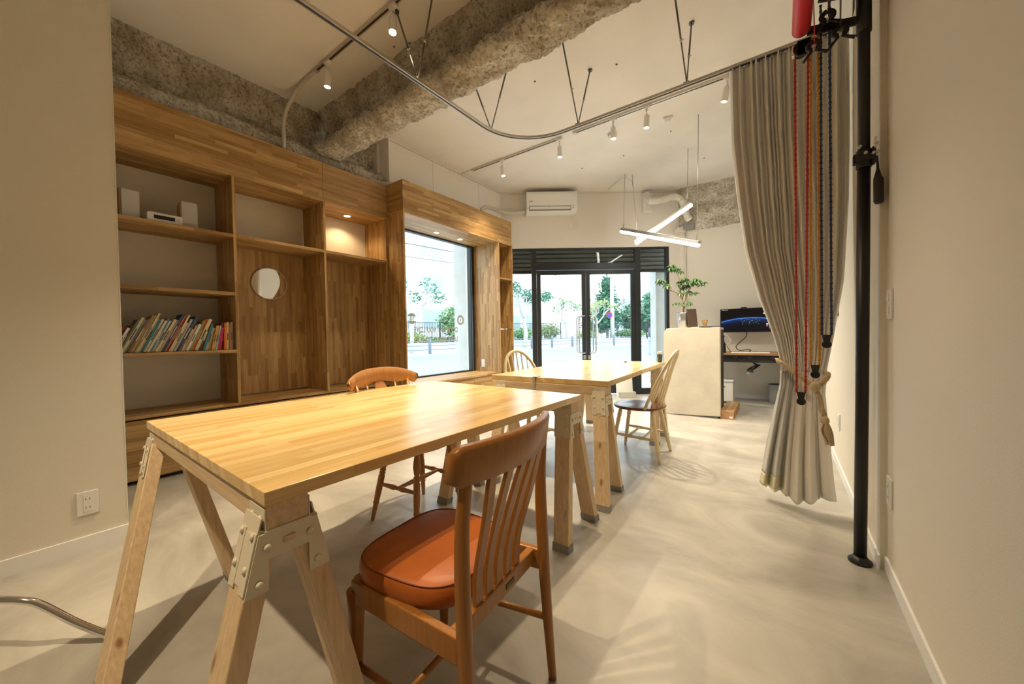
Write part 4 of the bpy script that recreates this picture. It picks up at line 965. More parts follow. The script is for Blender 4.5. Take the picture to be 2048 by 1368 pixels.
windsor('cream hoop-back chair with brown seat, on the window side of the far table', (-1.76, 2.74, 0), -PI / 2 - .42)

# chrome leg at the lower left corner
t = thing('tube_stool', 'bent chrome tube leg of a stool at the lower left edge', 'stool', (-2.0, .0, 0))
MB().tube(smooth_path([(-1.875, .205, .012), (-1.93, .13, .085), (-1.985, .06, .165), (-2.01, .025, .19), (-2.05, -.01, .197), (-2.11, -.05, .197), (-2.25, -.15, .197)], 7), .0115, 14).build('leg_frame', CHROME, t)
MB().tube([(-1.868, .213, 0), (-1.878, .20, .016)], .014, 12).build('foot_cap', BLACKM, t)
MB().tube(smooth_path([(-2.25, -.15, .197), (-2.35, -.22, .19), (-2.42, -.27, .10), (-2.46, -.30, .005)], 6), .0115, 14).build('leg_frame', CHROME, t)

# ================================================================== AIR CONDITIONER
ac = thing('air_conditioner', 'white wall air conditioner high on the slanted front wall', 'air conditioner', fp(.13), FA)
a0, a1, zb, zt3 = -.27, .545, 3.005, 3.335
prof = [(0, zt3), (-.19, zt3), (-.225, zt3 - .02), (-.235, zt3 - .06), (-.235, zb + .10), (-.22, zb + .035), (-.16, zb + .004), (-.10, zb), (0, zb)]
n = len(prof); MB().add([(a0, y, z) for y, z in prof] + [(a1, y, z) for y, z in prof], [tuple(range(n)), tuple(range(2 * n - 1, n - 1, -1))] + [(i, n + i, n + (i + 1) % n, (i + 1) % n) for i in range(n)], MF).build('body', WHITEP, ac, bevel=.004)
B(a0 + .04, a1 - .1, -.238, -.2, zb + .018, zb + .085, MF).build('air_outlet', GREYP, ac)
MB().bar(MF @ Vector((a0 + .035, -.236, zb + .088)), MF @ Vector((a1 - .09, -.236, zb + .088)), .012, .005).build('louvre', WHITEP, ac)
MB().bar(MF @ Vector((a0 + .05, -.242, zb + .05)), MF @ Vector((a1 - .11, -.242, zb + .05)), .004, .045, (0, .3, 1)).build('louvre', WHITEP, ac)
B(a0 + .36, a0 + .365, -.243, -.23, zb + .02, zb + .085, MF).build('louvre_rib', GREYP, ac)
for q in (.05, .085): B(a1 - .065, a1 - .055, -.237, -.23, zb + q, zb + q + .008, MF).build('indicator', BLACKM, ac)
B(a0 + .05, a0 + .10, -.2362, -.235, zb + .155, zb + .163, MF).build('maker_mark', BLACKM, ac)
tag(MB().tube(smooth_path([MF @ Vector(p) for p in [(-.28, -.08, 3.06), (-.45, -.08, 3.04), (-.62, -.09, 3.05), (-.78, -.16, 3.07), (-.90, -.30, 3.06), (-1.0, -.42, 2.98)]], 8), .028, 12).build('insulated_pipe', mat('cream_tape', (.66, .60, .48), .8, bump=.5, bscale=50)), 'cream taped refrigerant pipe running left from the air conditioner', 'pipe')
tag(MB().tube(smooth_path([MF @ Vector(p) for p in [(.50, -.06, 3.0), (.55, -.05, 2.94), (.60, -.03, 2.84), (.57, -.02, 2.77), (.50, -.015, 2.77), (.455, -.01, 2.80)]], 8), .006, 8).build('power_cable', WHITEP), 'white power cable looping under the air conditioner', 'cable')
t = thing('ac_power_socket', 'white round-cornered socket below the air conditioner', 'socket', fp(.46), FA)
B(.43, .49, -.012, 0, 2.775, 2.85, MF).build('plate', WHITEP, t, bevel=.006); B(.445, .475, -.035, -.012, 2.80, 2.83, MF).build('plug', WHITEP, t, bevel=.004)

# duct and pipes in the right ceiling corner
du = thing('exhaust_duct', 'white taped exhaust duct bending through the upper right corner', 'duct', fp(1.9), FA)
DP = smooth_path([MF @ Vector(p) for p in [(1.72, -.07, 3.32), (1.72, -.11, 3.22), (1.78, -.16, 3.17), (1.95, -.17, 3.19), (2.12, -.17, 3.23), (2.25, -.18, 3.17), (2.28, -.23, 3.0), (2.30, -.26, 2.88), (2.34, -.27, 2.82)]], 8)
MB().tube(DP, .052, 16).build('pipe', mat('white_taped_duct', (.72, .69, .62), .75, bump=.6, bscale=22), du)
tmn = MB()
for i in range(4, len(DP) - 2, 9): tmn.tube([DP[i], DP[i] + (DP[i + 1] - DP[i]).normalized() * .02], .056, 16)
tmn.build('band', mat('white_taped_duct', (.72, .69, .62), .75), du)
B(1.66, 1.80, -.10, 0, 3.02, 3.34, MF).build('wall_collar', PANEL, du, bevel=.02)
tag(MB().tube([(corner.x + .035, YM - .03, 2.66), (corner.x + .035, YM - .03, 1.5), (corner.x + .035, YM - .03, .9)], .014, 10).build('corner_pipe', PANEL), 'thin cream vertical pipe in the corner behind the plant', 'pipe')
tag(B(2.2, 2.34, -.12, -.02, 2.67, 2.75, MF).build('corner_box', PANEL, bevel=.004), 'small cream box at the foot of the duct in the corner', 'box')
B2 = B(-1.30, -1.14, 6.6, 6.7, 2.70, 2.80).build('conduit_box', GREYP); tag(B2, 'small grey junction box where the duct meets the sprayed beam', 'junction box')

# ================================================================== PENDANT TUBE LAMPS
TUBE = mat('led_tube', (1, 1, 1), .4, emis=(1, .93, .82), es=26)
def pendant(label, P, Q, rods, body):
    t = thing('tube_pendant', label, 'pendant lamp', ((P[0] + Q[0]) / 2, (P[1] + Q[1]) / 2, min(P[2], Q[2])), 0, 'crossed tube lamps')
    P, Q = Vector(P), Vector(Q); d = (Q - P).normalized(); up = (Vector((0, 0, 1)) - d * d.z).normalized()
    MB().bar(P + up * .03, Q + up * .03, .045, .03, up).build('housing', body, t, bevel=.003)
    MB().bar(P + up * .048, Q + up * .048, .025, .012, up).build('channel', STEEL, t)
    MB().tube([P - d * .0, P + d * .01, Q - d * .01, Q], [.015, .023, .023, .015], 14).build('tube', TUBE, t)
    for e, (E_, sg, (rx, ry)) in enumerate(((P, 1, rods[0]), (Q, -1, rods[1]))):
        h = E_ + d * (sg * .05) + up * .05
        MB().bar(h - Vector((0, 0, .01)), h + Vector((0, 0, .06)), .03, .012, (1, 0, 0)).build('hanger', STEEL, t)
        MB().rod(h + Vector((0, 0, .05)), (rx, ry, ZC), .004).build('rod', STEEL, t)
    l = bpy.data.lights.new('tube_lamp', 'POINT'); return t
pendant('lower crossed tube lamp with grey housing, hanging level in front', (-1.93, 5.47, 2.545), (-.735, 4.55, 1.985), ((-1.882, 5.531), (-.728, 4.537)), mat('grey_housing', (.35, .36, .36), .5, .3))
pendant('upper crossed tube lamp with cream housing, slanting up to the right', (-1.755, 5.60, 2.36), (-.93, 5.26, 2.665), ((-1.80, 5.60), (-.973, 5.281)), mat('cream_housing', (.70, .66, .55), .5))
tag(MB().rod((-1.90, 5.54, 3.36), (-2.30, 5.93, ZC), .003).tube(smooth_path([(-1.88, 5.53, 3.36), (-1.84, 5.56, 3.33), (-1.80, 5.60, 3.28), (-1.80, 5.60, 3.22)], 5), .004, 6).build('lamp_cable', STEEL), 'grey supply cable tied between the pendant rods at the ceiling', 'cable')

# ================================================================== COUNTER
PLAS = mat('rough_cream_plaster', (.60, .555, .47), .85, bump=.9, bscale=9, var=.10, vscale=5)
co = thing('counter', 'cream plastered reception counter with a rounded upper corner', 'counter', (-.9, 5.3, 0))
r = .075; pp = [(-1.215, .0)]
pp = [(-.588, .03), (-.588, 1.078), (-1.215 + r, 1.085)] + [(-1.215 + r - r * math.sin(a), 1.085 - r + r * math.cos(a)) for a in [PI / 2 * i / 8 for i in range(1, 9)]] + [(-1.215, .0)]
MB().prism(pp[::-1][::-1], -5.04, -4.955, Matrix(((1, 0, 0, 0), (0, 0, -1, 0), (0, 1, 0, 0), (0, 0, 0, 1)))).build('front_panel', PLAS, co, bevel=.004)
B(-1.205, -.60, 5.04, 5.42, 1.055, 1.08).build('counter_top', PLAS, co, bevel=.003)
B(-1.215, -1.175, 5.04, 5.42, 0, 1.055).build('side_panel', PLAS, co, bevel=.003)
B(-.63, -.60, 5.06, 5.40, .03, 1.055).build('side_panel', BLACKM, co)
B(-.62, -.59, 5.0, 5.06, 0, .03).build('foot', BLACKM, co)

# plant in a galvanised bucket on the counter
pl = thing('potted_plant', 'umbrella plant in a galvanised bucket on the counter', 'plant', (-1.03, 5.2, 1.08))
MB().tube([(-1.03, 5.2, 1.08), (-1.03, 5.2, 1.083), (-1.03, 5.2, 1.17), (-1.03, 5.2, 1.175), (-1.03, 5.2, 1.19), (-1.03, 5.2, 1.195), (-1.03, 5.2, 1.27), (-1.03, 5.2, 1.278)], [.058, .060, .068, .071, .071, .069, .077, .080], 28).build('bucket', STEEL, pl)
MB().tube([(-1.03, 5.2, 1.27), (-1.03, 5.2, 1.281)], .072, 24).build('soil', mat('dark_soil', (.04, .028, .018), 1), pl)
BARK = mat('grey_brown_bark', (.26, .20, .13), .8)
TW = [[(-1.03, 5.2, 1.275), (-1.025, 5.2, 1.38), (-1.04, 5.2, 1.46), (-1.02, 5.19, 1.55)],
      [(-1.04, 5.2, 1.46), (-1.09, 5.2, 1.54), (-1.16, 5.19, 1.575), (-1.24, 5.18, 1.62), (-1.29, 5.17, 1.70)],
      [(-1.025, 5.2, 1.40), (-.99, 5.2, 1.50), (-.955, 5.2, 1.58), (-.92, 5.2, 1.64)],
      [(-1.06, 5.2, 1.50), (-1.07, 5.2, 1.62), (-1.08, 5.2, 1.74), (-1.13, 5.19, 1.86)],
      [(-1.02, 5.2, 1.36), (-1.07, 5.17, 1.41)], [(-1.02, 5.2, 1.35), (-.97, 5.2, 1.405)], [(-1.0, 5.2, 1.50), (-.93, 5.19, 1.54)]]
for P in TW: MB().tube(smooth_path(P, 5), [.011 - .007 * i / (len(smooth_path(P, 5)) - 1) for i in range(len(smooth_path(P, 5)))], 8).build('stem', BARK, pl)
LEAF = mat('glossy_green_leaf', (.075, .19, .045), .35, var=.35, vscale=20)
lr = random.Random(3)
tips = [(-1.29, 5.17, 1.70, 3), (-1.24, 5.18, 1.65, 2), (-.92, 5.2, 1.64, 4), (-.86, 5.19, 1.66, 3), (-.97, 5.18, 1.66, 3), (-1.02, 5.19, 1.60, 4), (-1.05, 5.2, 1.66, 3), (-1.13, 5.19, 1.87, 4), (-1.08, 5.19, 1.84, 2), (-1.17, 5.18, 1.90, 2), (-1.08, 5.17, 1.42, 2), (-.965, 5.2, 1.41, 2), (-.92, 5.19, 1.54, 2), (-.97, 5.2, 1.56, 2), (-1.0, 5.17, 1.69, 3), (-.81, 5.2, 1.64, 2), (-1.07, 5.18, 1.56, 2)]
for tx, ty, tz, kk in tips:
    for q in range(kk):
        c = Vector((tx + lr.uniform(-.045, .045), ty + lr.uniform(-.05, .05), tz + lr.uniform(-.02, .045))); lm = MB(); nl = 7
        lm.rod((tx, ty, tz - .03), c, .0018, n=4)
        ph = lr.uniform(0, 6); droop = lr.uniform(.35, .8)
        for j in range(nl):
            a = ph + 2 * PI * j / nl; L = lr.uniform(.055, .085); w_ = L * .17
            dd = Vector((math.cos(a), math.sin(a), 0)); s_ = Vector((-math.sin(a), math.cos(a), 0))
            P0 = c; vs = []
            for f, ww in ((.0, .15), (.25, .75), (.5, 1), (.75, .75), (1, 0)):
                p = P0 + dd * (L * f * (1 - .25 * f)) - Vector((0, 0, L * droop * f * f)); vs += [p - s_ * w_ * ww, p + Vector((0, 0, .002)), p + s_ * w_ * ww]
            lm.add(vs, [f for i in range(4) for f in ((i * 3, i * 3 + 1, i * 3 + 4, i * 3 + 3), (i * 3 + 1, i * 3 + 2, i * 3 + 5, i * 3 + 4))], None, True)
        lm.build('leaf', LEAF, pl)

# laptop-like tablet, tray and small things on the counter
t = thing('laptop', 'open thin laptop with dark screen on the counter beside the bucket', 'laptop', (-.84, 5.2, 1.08))
B(-.92, -.70, 5.10, 5.26, 1.082, 1.092).build('base', ALU, t, bevel=.003)
MB().bar((-.915, 5.20, 1.092), (-.935, 5.20, 1.325), .008, .17, (.55, 1, 0)).build('screen', mat('dark_screen_brown', (.09, .06, .045), .35), t, bevel=.003)
t = thing('keyboard', 'slim dark keyboard lying on the counter top', 'keyboard', (-.74, 5.08, 1.085))
B(-.83, -.60, 5.055, 5.11, 1.0925, 1.098).build('body', BLACKM, t, bevel=.002)
for i in range(9): B(-.825 + i * .025, -.805 + i * .025, 5.06, 5.105, 1.098, 1.1015).build('key', GREYP, t)
t = thing('wooden_dish', 'small wooden dish behind the laptop on the counter', 'dish', (-.84, 5.3, 1.08))
MB().tube([(-.80, 5.32, 1.08), (-.80, 5.32, 1.10), (-.80, 5.32, 1.16), (-.80, 5.32, 1.175)], [.03, .02, .035, .04], 16).build('bowl', OAKX, t); MB().tube([(-.80, 5.32, 1.175), (-.80, 5.32, 1.18)], .036, 16).build('filling', mat('pine_cone_brown', (.25, .12, .05), .9), t)

# ================================================================== DESK, MONITOR
dk = thing('wall_desk', 'wooden desk with black frame along the back wall', 'desk', (-.3, 6.35, 0))
B(-1.0, .335, 5.98, 6.70, .70, .725).build('desk_top', wood('desk_oak', 0, (.42, .23, .10), (.52, .31, .15)), dk, bevel=.002)
B(-.98, .32, 6.03, 6.06, .60, .665).build('frame_beam', BLACKM, dk); B(-.98, .32, 6.02, 6.10, .665, .70).build('frame_rail', BLACKM, dk)
for x in (-.95, .28): B(x, x + .05, 6.3, 6.36, 0, .66).build('leg', BLACKM, dk)
for x in (-.55, -.38, -.12): B(x, x + .05, 6.0, 6.03, .655, .695).build('cable_clip', BLACKM, dk)
mo = thing('monitor', 'wall-mounted monitor showing a blue planet edge against black', 'monitor', (-.44, 6.55, 1.0))
yM = 6.50
MB().box(-.765, -.125, yM, yM + .03, 1.015, 1.372).build('casing', BLACK, mo, bevel=.003)
def screen_mat():
    m, t, b = nt('screen_planet'); N, L = t.nodes.new, t.links.new
    b.inputs['Base Color'].default_value = (.004, .004, .006, 1); b.inputs['Roughness'].default_value = .2
    tc = N('ShaderNodeTexCoord'); sp = N('ShaderNodeSeparateXYZ'); L(tc.outputs['Object'], sp.inputs[0])
    def M(op, a, b_=None):
        n = N('ShaderNodeMath'); n.operation = op
        for i, v in enumerate((a, b_)):
            if v is None: continue
            if isinstance(v, (int, float)): n.inputs[i].default_value = v
            else: L(v, n.inputs[i])
        return n.outputs[0]
    x = M('SUBTRACT', sp.outputs[0], .07); z = M('ADD', sp.outputs[2], 1.25)     # planet centre, metres, screen-local
    d = M('SUBTRACT', M('SQRT', M('ADD', M('MULTIPLY', x, x), M('MULTIPLY', z, z))), 1.285)
    inside = N('ShaderNodeValToRGB'); e = inside.color_ramp.elements
    mr = N('ShaderNodeMapRange'); mr.inputs['From Min'].default_value = -.16; mr.inputs['From Max'].default_value = .035; L(d, mr.inputs['Value']); L(mr.outputs[0], inside.inputs['Fac'])
    e[0].position = 0; e[0].color = (0, .001, .004, 1); e[1].position = 1; e[1].color = (0, 0, 0, 1)
    for p, c in ((.42, (.0, .002, .008, 1)), (.62, (.001, .015, .08, 1)), (.76, (.003, .035, .20, 1)), (.805, (.15, .45, 1, 1)), (.83, (.01, .06, .4, 1)), (.88, (0, .001, .006, 1))):
        q = inside.color_ramp.elements.new(p); q.color = c
    n = N('ShaderNodeTexNoise'); n.inputs['Scale'].default_value = 60; n.inputs['Detail'].default_value = 8; L(tc.outputs['Object'], n.inputs['Vector'])
    th = M('MULTIPLY', M('GREATER_THAN', n.outputs['Fac'], .60), M('LESS_THAN', d, -.01)); th = M('MULTIPLY', th, M('GREATER_THAN', d, -.10)); th = M('MULTIPLY', th, M('LESS_THAN', M('ABSOLUTE', x), .12))
    mx = N('ShaderNodeMix'); mx.data_type = 'RGBA'; L(M('MULTIPLY', th, .6), mx.inputs['Factor']); L(inside.outputs['Color'], mx.inputs['A']); mx.inputs['B'].default_value = (.35, .6, .75, 1)
    L(mx.outputs['Result'], b.inputs['Emission Color']); b.inputs['Emission Strength'].default_value = .85
    return m
scr = thing('x', None, None); bpy.data.objects.remove(scr)
so = MB().box(-.305, .305, -.001, 0, -.165, .165).build('screen', screen_mat(), None, world=False); so.parent = mo; so.location = ML[mo.name].inverted() @ Vector((-.445, yM - .0005, 1.196)); ML[so.name] = Matrix.Translation((-.445, yM - .0005, 1.196))
ICW = mat('icon_white', (.8, .8, .8), .5, emis=(.8, .85, .9), es=.8); ICR = mat('icon_red', (.5, .05, .05), .5, emis=(.8, .1, .1), es=.6)
for x, z, m_ in ((-.17, 1.338, ICR), (-.205, 1.285, ICW), (-.165, 1.285, ICR), (-.17, 1.255, ICW), (-.17, 1.215, ICW), (-.17, 1.13, ICW), (-.17, 1.105, ICR)): B(x - .011, x + .011, yM - .003, yM - .0015, z - .008, z + .008).build('icon', m_, so)
B(-.145, -.142, yM - .003, yM - .0015, 1.06, 1.19).build('icon', mat('icon_blue', (.3, .4, .8), .5, emis=(.3, .4, .9), es=.7), so); B(-.745, -.66, yM - .003, yM - .0015, 1.352, 1.356).build('icon', ICW, so)
B(-.50, -.43, yM + .03, YM, 1.12, 1.26).build('wall_mount', BLACKM, mo)
B(-.495, -.42, yM - .005, yM + .03, 1.372, 1.388).build('webcam', BLACK, mo, bevel=.003)
t = thing('keyboard', 'white keyboard on the desk below the monitor', 'keyboard', (-.36, 6.12, .725))
B(-.585, -.13, 6.06, 6.17, .725, .735).build('body', WHITEP, t, bevel=.003)
for i in range(15):
    for j in range(3): B(-.578 + i * .03, -.554 + i * .03, 6.066 + j * .034, 6.094 + j * .034, .735, .739).build('key', WHITEP, t)
CAB = mat('black_cable', (.015, .015, .015), .5)
tag(MB().tube(smooth_path([(-.42, 6.52, 1.02), (-.43, 6.5, .95), (-.50, 6.45, .87), (-.55, 6.4, .80), (-.50, 6.35, .75), (-.42, 6.3, .765), (-.36, 6.28, .76), (-.38, 6.2, .735)], 8), .006, 8).build('monitor_cable', CAB), 'black cable curling from the monitor down onto the desk', 'cable')
tag(MB().tube(smooth_path([(-.76, 6.52, 1.02), (-.72, 6.4, .92), (-.66, 6.3, .82), (-.60, 6.2, .74), (-.55, 6.15, .733)], 8), .005, 8).build('monitor_cable', CAB), 'black cable slanting down from the left monitor edge', 'cable')
tag(MB().tube(smooth_path([(-.70, 6.5, 1.0), (-.62, 6.4, .90), (-.66, 6.3, .83), (-.70, 6.2, .76)], 8), .003, 6).build('charger_cable', WHITEP), 'thin white charger cable hanging above the desk', 'cable')
t = thing('cable_bundle', 'knot of black cables and plug hanging under the desk', 'cable', (-.33, 6.2, .45))
for i in range(5):
    o_ = i * .014; MB().tube(smooth_path([(-.42 + o_, 6.18, .66), (-.34 + o_, 6.18, .60 - o_), (-.27 + o_ * .5, 6.18, .56), (-.33, 6.18, .54 - o_), (-.40 + o_, 6.18, .48 + o_ * .4), (-.38 + o_, 6.18, .45)], 6), .005, 6).build('cable_loop', CAB, t)
B(-.40, -.37, 6.165, 6.19, .425, .46).build('plug', WHITEP, t, bevel=.003)
t = thing('bottle', 'dark bottle and gadgets at the left end of the desk', 'bottle', (-.70, 6.12, .725))
MB().tube([(-.685, 6.12, .725), (-.685, 6.12, .80), (-.685, 6.12, .85), (-.685, 6.12, .87), (-.685, 6.12, .95)], [.035, .035, .03, .014, .014], 14).build('body', BLACK, t); MB().tube([(-.685, 6.12, .95), (-.685, 6.12, .975)], .02, 12).build('cap', BLACK, t)
t = thing('mouse_dock', 'black mouse on a small stand at the right end of the desk', 'mouse', (-.02, 6.1, .725))
B(-.05, .03, 6.06, 6.14, .725, .735).build('base', BLACKM, t, bevel=.003); MB().ball((-.01, 6.1, .755), .028, 8).build('mouse', BLACK, t)
# under the desk
t = thing('shredder', 'white office shredder under the desk', 'shredder', (-.66, 6.25, 0))
B(-.78, -.565, 6.12, 6.40, .02, .30).build('body', WHITEP, t, bevel=.012); B(-.72, -.66, 6.115, 6.122, .225, .245).build('vent', GREYP, t); B(-.79, -.56, 6.11, 6.41, .302, .335).build('head', WHITEP, t, bevel=.01)
for x in (-.77, -.60): B(x, x + .03, 6.14, 6.2, 0, .02).build('foot', BLACKM, t)
t = thing('waste_bin', 'grey round waste bin under the desk near the curtain', 'bin', (-.06, 6.45, 0))
MB().tube([(-.055, 6.45, 0), (-.055, 6.45, .005), (-.055, 6.45, .26), (-.055, 6.45, .27)], [.09, .095, .11, .112], 24).build('body', GREYP, t); MB().tube([(-.055, 6.45, .268), (-.055, 6.45, .273)], .10, 24).build('liner', BLACKM, t)
CARD = mat('corrugated_card', (.42, .25, .12), .85)
t = thing('cardboard_box', 'flat brown cardboard box on the floor beside the counter', 'box', (-.53, 5.4, 0))
B(-.595, -.455, 4.99, 5.75, 0, .095).build('carton', CARD, t, bevel=.002); B(-.54, -.51, 4.985, 5.755, .0955, .0965).build('tape', mat('parcel_tape', (.50, .33, .16), .4), t); B(-.50, -.465, 4.988, 4.9895, .015, .035).build('label_sticker', WHITEP, t)
# mirror panel on the right wall behind the curtain
t = thing('wall_mirror', 'unframed wall mirror on the right wall half hidden by the curtain', 'mirror', (XF, 4.0, 1.13))
B(XF - .012, XF, 3.63, 4.4, 1.13, 1.9).build('glass', mat('greenish_mirror', (.62, .70, .64), .05, 1), t); B(XF - .016, XF, 3.618, 3.63, 1.13, 1.9).build('edge_trim', BLACKM, t)

# board and block inside the door
t = thing('leaning_board', 'white board leaning against the glass door behind a concrete block', 'board', (-2.09, 6.0, 0))
MB().bar((-2.095, 6.02, .0), (-2.13, 6.06, .50), .012, .27, (math.cos(FA), math.sin(FA), 0)).build('board', WHITEP, t)
t = thing('concrete_block', 'small grey concrete block on the floor in front of the leaning board', 'block', (-2.02, 5.88, 0))
MM_ = Matrix.Translation((-2.0, 5.88, 0)) @ Matrix.Rotation(FA, 4, 'Z')
B(-.13, .12, -.05, .05, 0, .095, MM_).build('block', mat('grey_block', (.42, .42, .38), .95, bump=.6, bscale=60), t, bevel=.004)

# ================================================================== STREET
G = -.08
ASPH = mat('pale_asphalt', (.30, .34, .38), .9, var=.08, vscale=.5)
PAVE = mat('pale_pavement', (.66, .66, .64), .9, var=.05, vscale=.7)
KP = [(-19, -8), (-17.2, 4), (-16.2, 11), (-15.6, 15), (-14.6, 20), (-13.3, 25), (-11.3, 29), (-8.5, 32.5), (-4.5, 36), (3, 41)]
K = smooth_path([(x, y, 0) for x, y in KP], 6)
def offs(d): 
    o = []
    for i, p in enumerate(K):
        t = (K[min(i + 1, len(K) - 1)] - K[max(i - 1, 0)]).normalized(); o.append(p + Vector((-t.y, t.x, 0)) * d)
    return o
def band(d0, d1, z0, z1, name, m):
    a, b = offs(d0), offs(d1); k = len(a); vs = []
    for p, q in zip(a, b): vs += [(p.x, p.y, z0), (p.x, p.y, z1), (q.x, q.y, z1), (q.x, q.y, z0)]
    fs = [(i * 4 + j, i * 4 + (j + 1) % 4, i * 4 + 4 + (j + 1) % 4, i * 4 + 4 + j) for i in range(k - 1) for j in range(4)] + [(0, 1, 2, 3), tuple(reversed((4 * k - 4, 4 * k - 3, 4 * k - 2, 4 * k - 1)))]
    return MB().add([Vector(v) for v in vs], fs).build(name, m)
struct(MB().box(-60, 40, -30, 90, G - .2, G).build('ground_road', ASPH))
ns = MB().prism([(-8.2, 2.0), (-4.43, 2.0), (-4.43, 5.05), (fp(-.4, .14).x, fp(-.4, .14).y), (fp(2.3, .14).x, fp(2.3, .14).y), (fp(9, .14).x, fp(9, .14).y), (fp(9, 3).x, fp(9, 3).y), (fp(3, 4.3).x, fp(3, 4.3).y), (-7.2, 9.5)], G, G + .06)
struct(ns.build('trim_near_pavement', PAVE))
struct(band(0, 3.4, G, G + .12, 'trim_far_pavement', PAVE))
KS = mat('kerb_stone', (.48, .50, .50), .9)
struct(band(-.15, 0, G, G + .13, 'trim_kerb', KS))
BLOCK = bpy.data.materials.new('retaining_block_wall'); BLOCK.use_nodes = True
t_ = BLOCK.node_tree; b_ = t_.nodes['Principled BSDF']; br_ = t_.nodes.new('ShaderNodeTexBrick'); tc_ = t_.nodes.new('ShaderNodeTexCoord'); sp_ = t_.nodes.new('ShaderNodeSeparateXYZ'); cb_ = t_.nodes.new('ShaderNodeCombineXYZ')
t_.links.new(tc_.outputs['Object'], sp_.inputs[0]); t_.links.new(sp_.outputs[1], cb_.inputs[0]); t_.links.new(sp_.outputs[2], cb_.inputs[1]); t_.links.new(cb_.outputs[0], br_.inputs['Vector'])
br_.inputs['Scale'].default_value = 1; br_.inputs['Brick Width'].default_value = .4; br_.inputs['Row Height'].default_value = .2; br_.inputs['Mortar Size'].default_value = .008
br_.inputs['Color1'].default_value = (.50, .53, .56, 1); br_.inputs['Color2'].default_value = (.60, .62, .64, 1); br_.inputs['Mortar'].default_value = (.3, .32, .34, 1)
t_.links.new(br_.outputs['Color'], b_.inputs['Base Color']); b_.inputs['Roughness'].default_value = .9
struct(band(3.4, 3.7, G, .62, 'wall_retaining', BLOCK))
struct(band(3.7, 7.5, G, .5, 'ground_bank', mat('dark_soil_bank', (.10, .10, .06), 1)))
def along(d, s0, step, n):
    P = offs(d); L = [0]
    for a, b in zip(P, P[1:]): L.append(L[-1] + (b - a).length)
    out = []
    for k in range(n):
        s = s0 + k * step
        if s >= L[-1]: break
        i = max(j for j in range(len(L)) if L[j] <= s); f = (s - L[i]) / (L[i + 1] - L[i]); out.append(P[i].lerp(P[i + 1], f))
    return out
# street guard rail
GR = mat('blue_grey_rail_paint', (.20, .24, .28), .6)
gr = thing('street_guard_rail', 'grey pipe guard rail with posts along the far kerb', 'guard rail', (-15.5, 15, G))
gp = along(.35, 16.3, 2.05, 22)
pm = MB().tube([(0, 0, 0), (0, 0, .80), (0, 0, .86), (0, 0, .9)], [.085, .085, .06, .02], 10)
for i, p in enumerate(gp):
    if i == 0:
        o0 = MB(); o0.v = [v + p + Vector((0, 0, G + .12)) for v in pm.v]; o0.f = pm.f; o0.sm = pm.sm; po0 = o0.build('post', GR, gr); base = p
    else:
        c = po0.copy(); COL.objects.link(c); c.parent = gr; c.location = (p - base)
for z in (.25, .48, .72): MB().tube([p + Vector((0, 0, G + .12 + z)) for p in along(.35, 16.3, .7, 64)], .022, 6).build('rail', GR, gr)
# fence on the wall
fn = thing('street_fence', 'dark picket fence standing on the bank across the street', 'fence', (-19.5, 14, .5))
FD = mat('dark_fence_paint', (.07, .10, .12), .7)
pk = MB()
for p in along(4.6, 8, .13, 330): pk.box(p.x - .012, p.x + .012, p.y - .012, p.y + .012, .5, 2.05)
o = pk.build('pickets', FD, fn); o['kind'] = 'stuff'
for z in (.62, 2.0): MB().tube([p + Vector((0, 0, z)) for p in along(4.6, 8, .9, 48)], .02, 6).build('rail', FD, fn)
for p in along(4.6, 8, 3.0, 15): B(p.x - .035, p.x + .035, p.y - .035, p.y + .035, .5, 2.12).build('post', FD, fn)

def foliage(parent, blobs, n, size, m, name='foliage', seed=1):
    r = random.Random(seed); vs, fs = [], []
    for i in range(n):
        c, rad = blobs[r.randrange(len(blobs))]
        while True:
            d = Vector((r.uniform(-1, 1), r.uniform(-1, 1), r.uniform(-1, 1)))
            if .3 < d.length < 1: break
        p = Vector(c) + Vector((d.x * rad[0], d.y * rad[1], d.z * rad[2])) * (.6 + .4 * r.random())
        a = Vector((r.uniform(-1, 1), r.uniform(-1, 1), r.uniform(-.6, .6))).normalized(); b = a.orthogonal().normalized(); s = size * r.uniform(.6, 1.3); k = len(vs)
        vs += [p, p + a * s * .5 + b * s * .3, p + a * s, p + a * s * .5 - b * s * .3]; fs.append((k, k + 1, k + 2, k + 3))
    o = MB().add(vs, fs).build(name, m, parent); o['kind'] = 'stuff'; return o
GL = [mat('street_leaf_%s' % k, c, .6) for k, c in dict(dark=(.09, .24, .15), mid=(.19, .34, .15), pale=(.40, .48, .20), yellow=(.42, .36, .10)).items()]
TB = mat('pale_street_bark', (.46, .45, .42), .9)
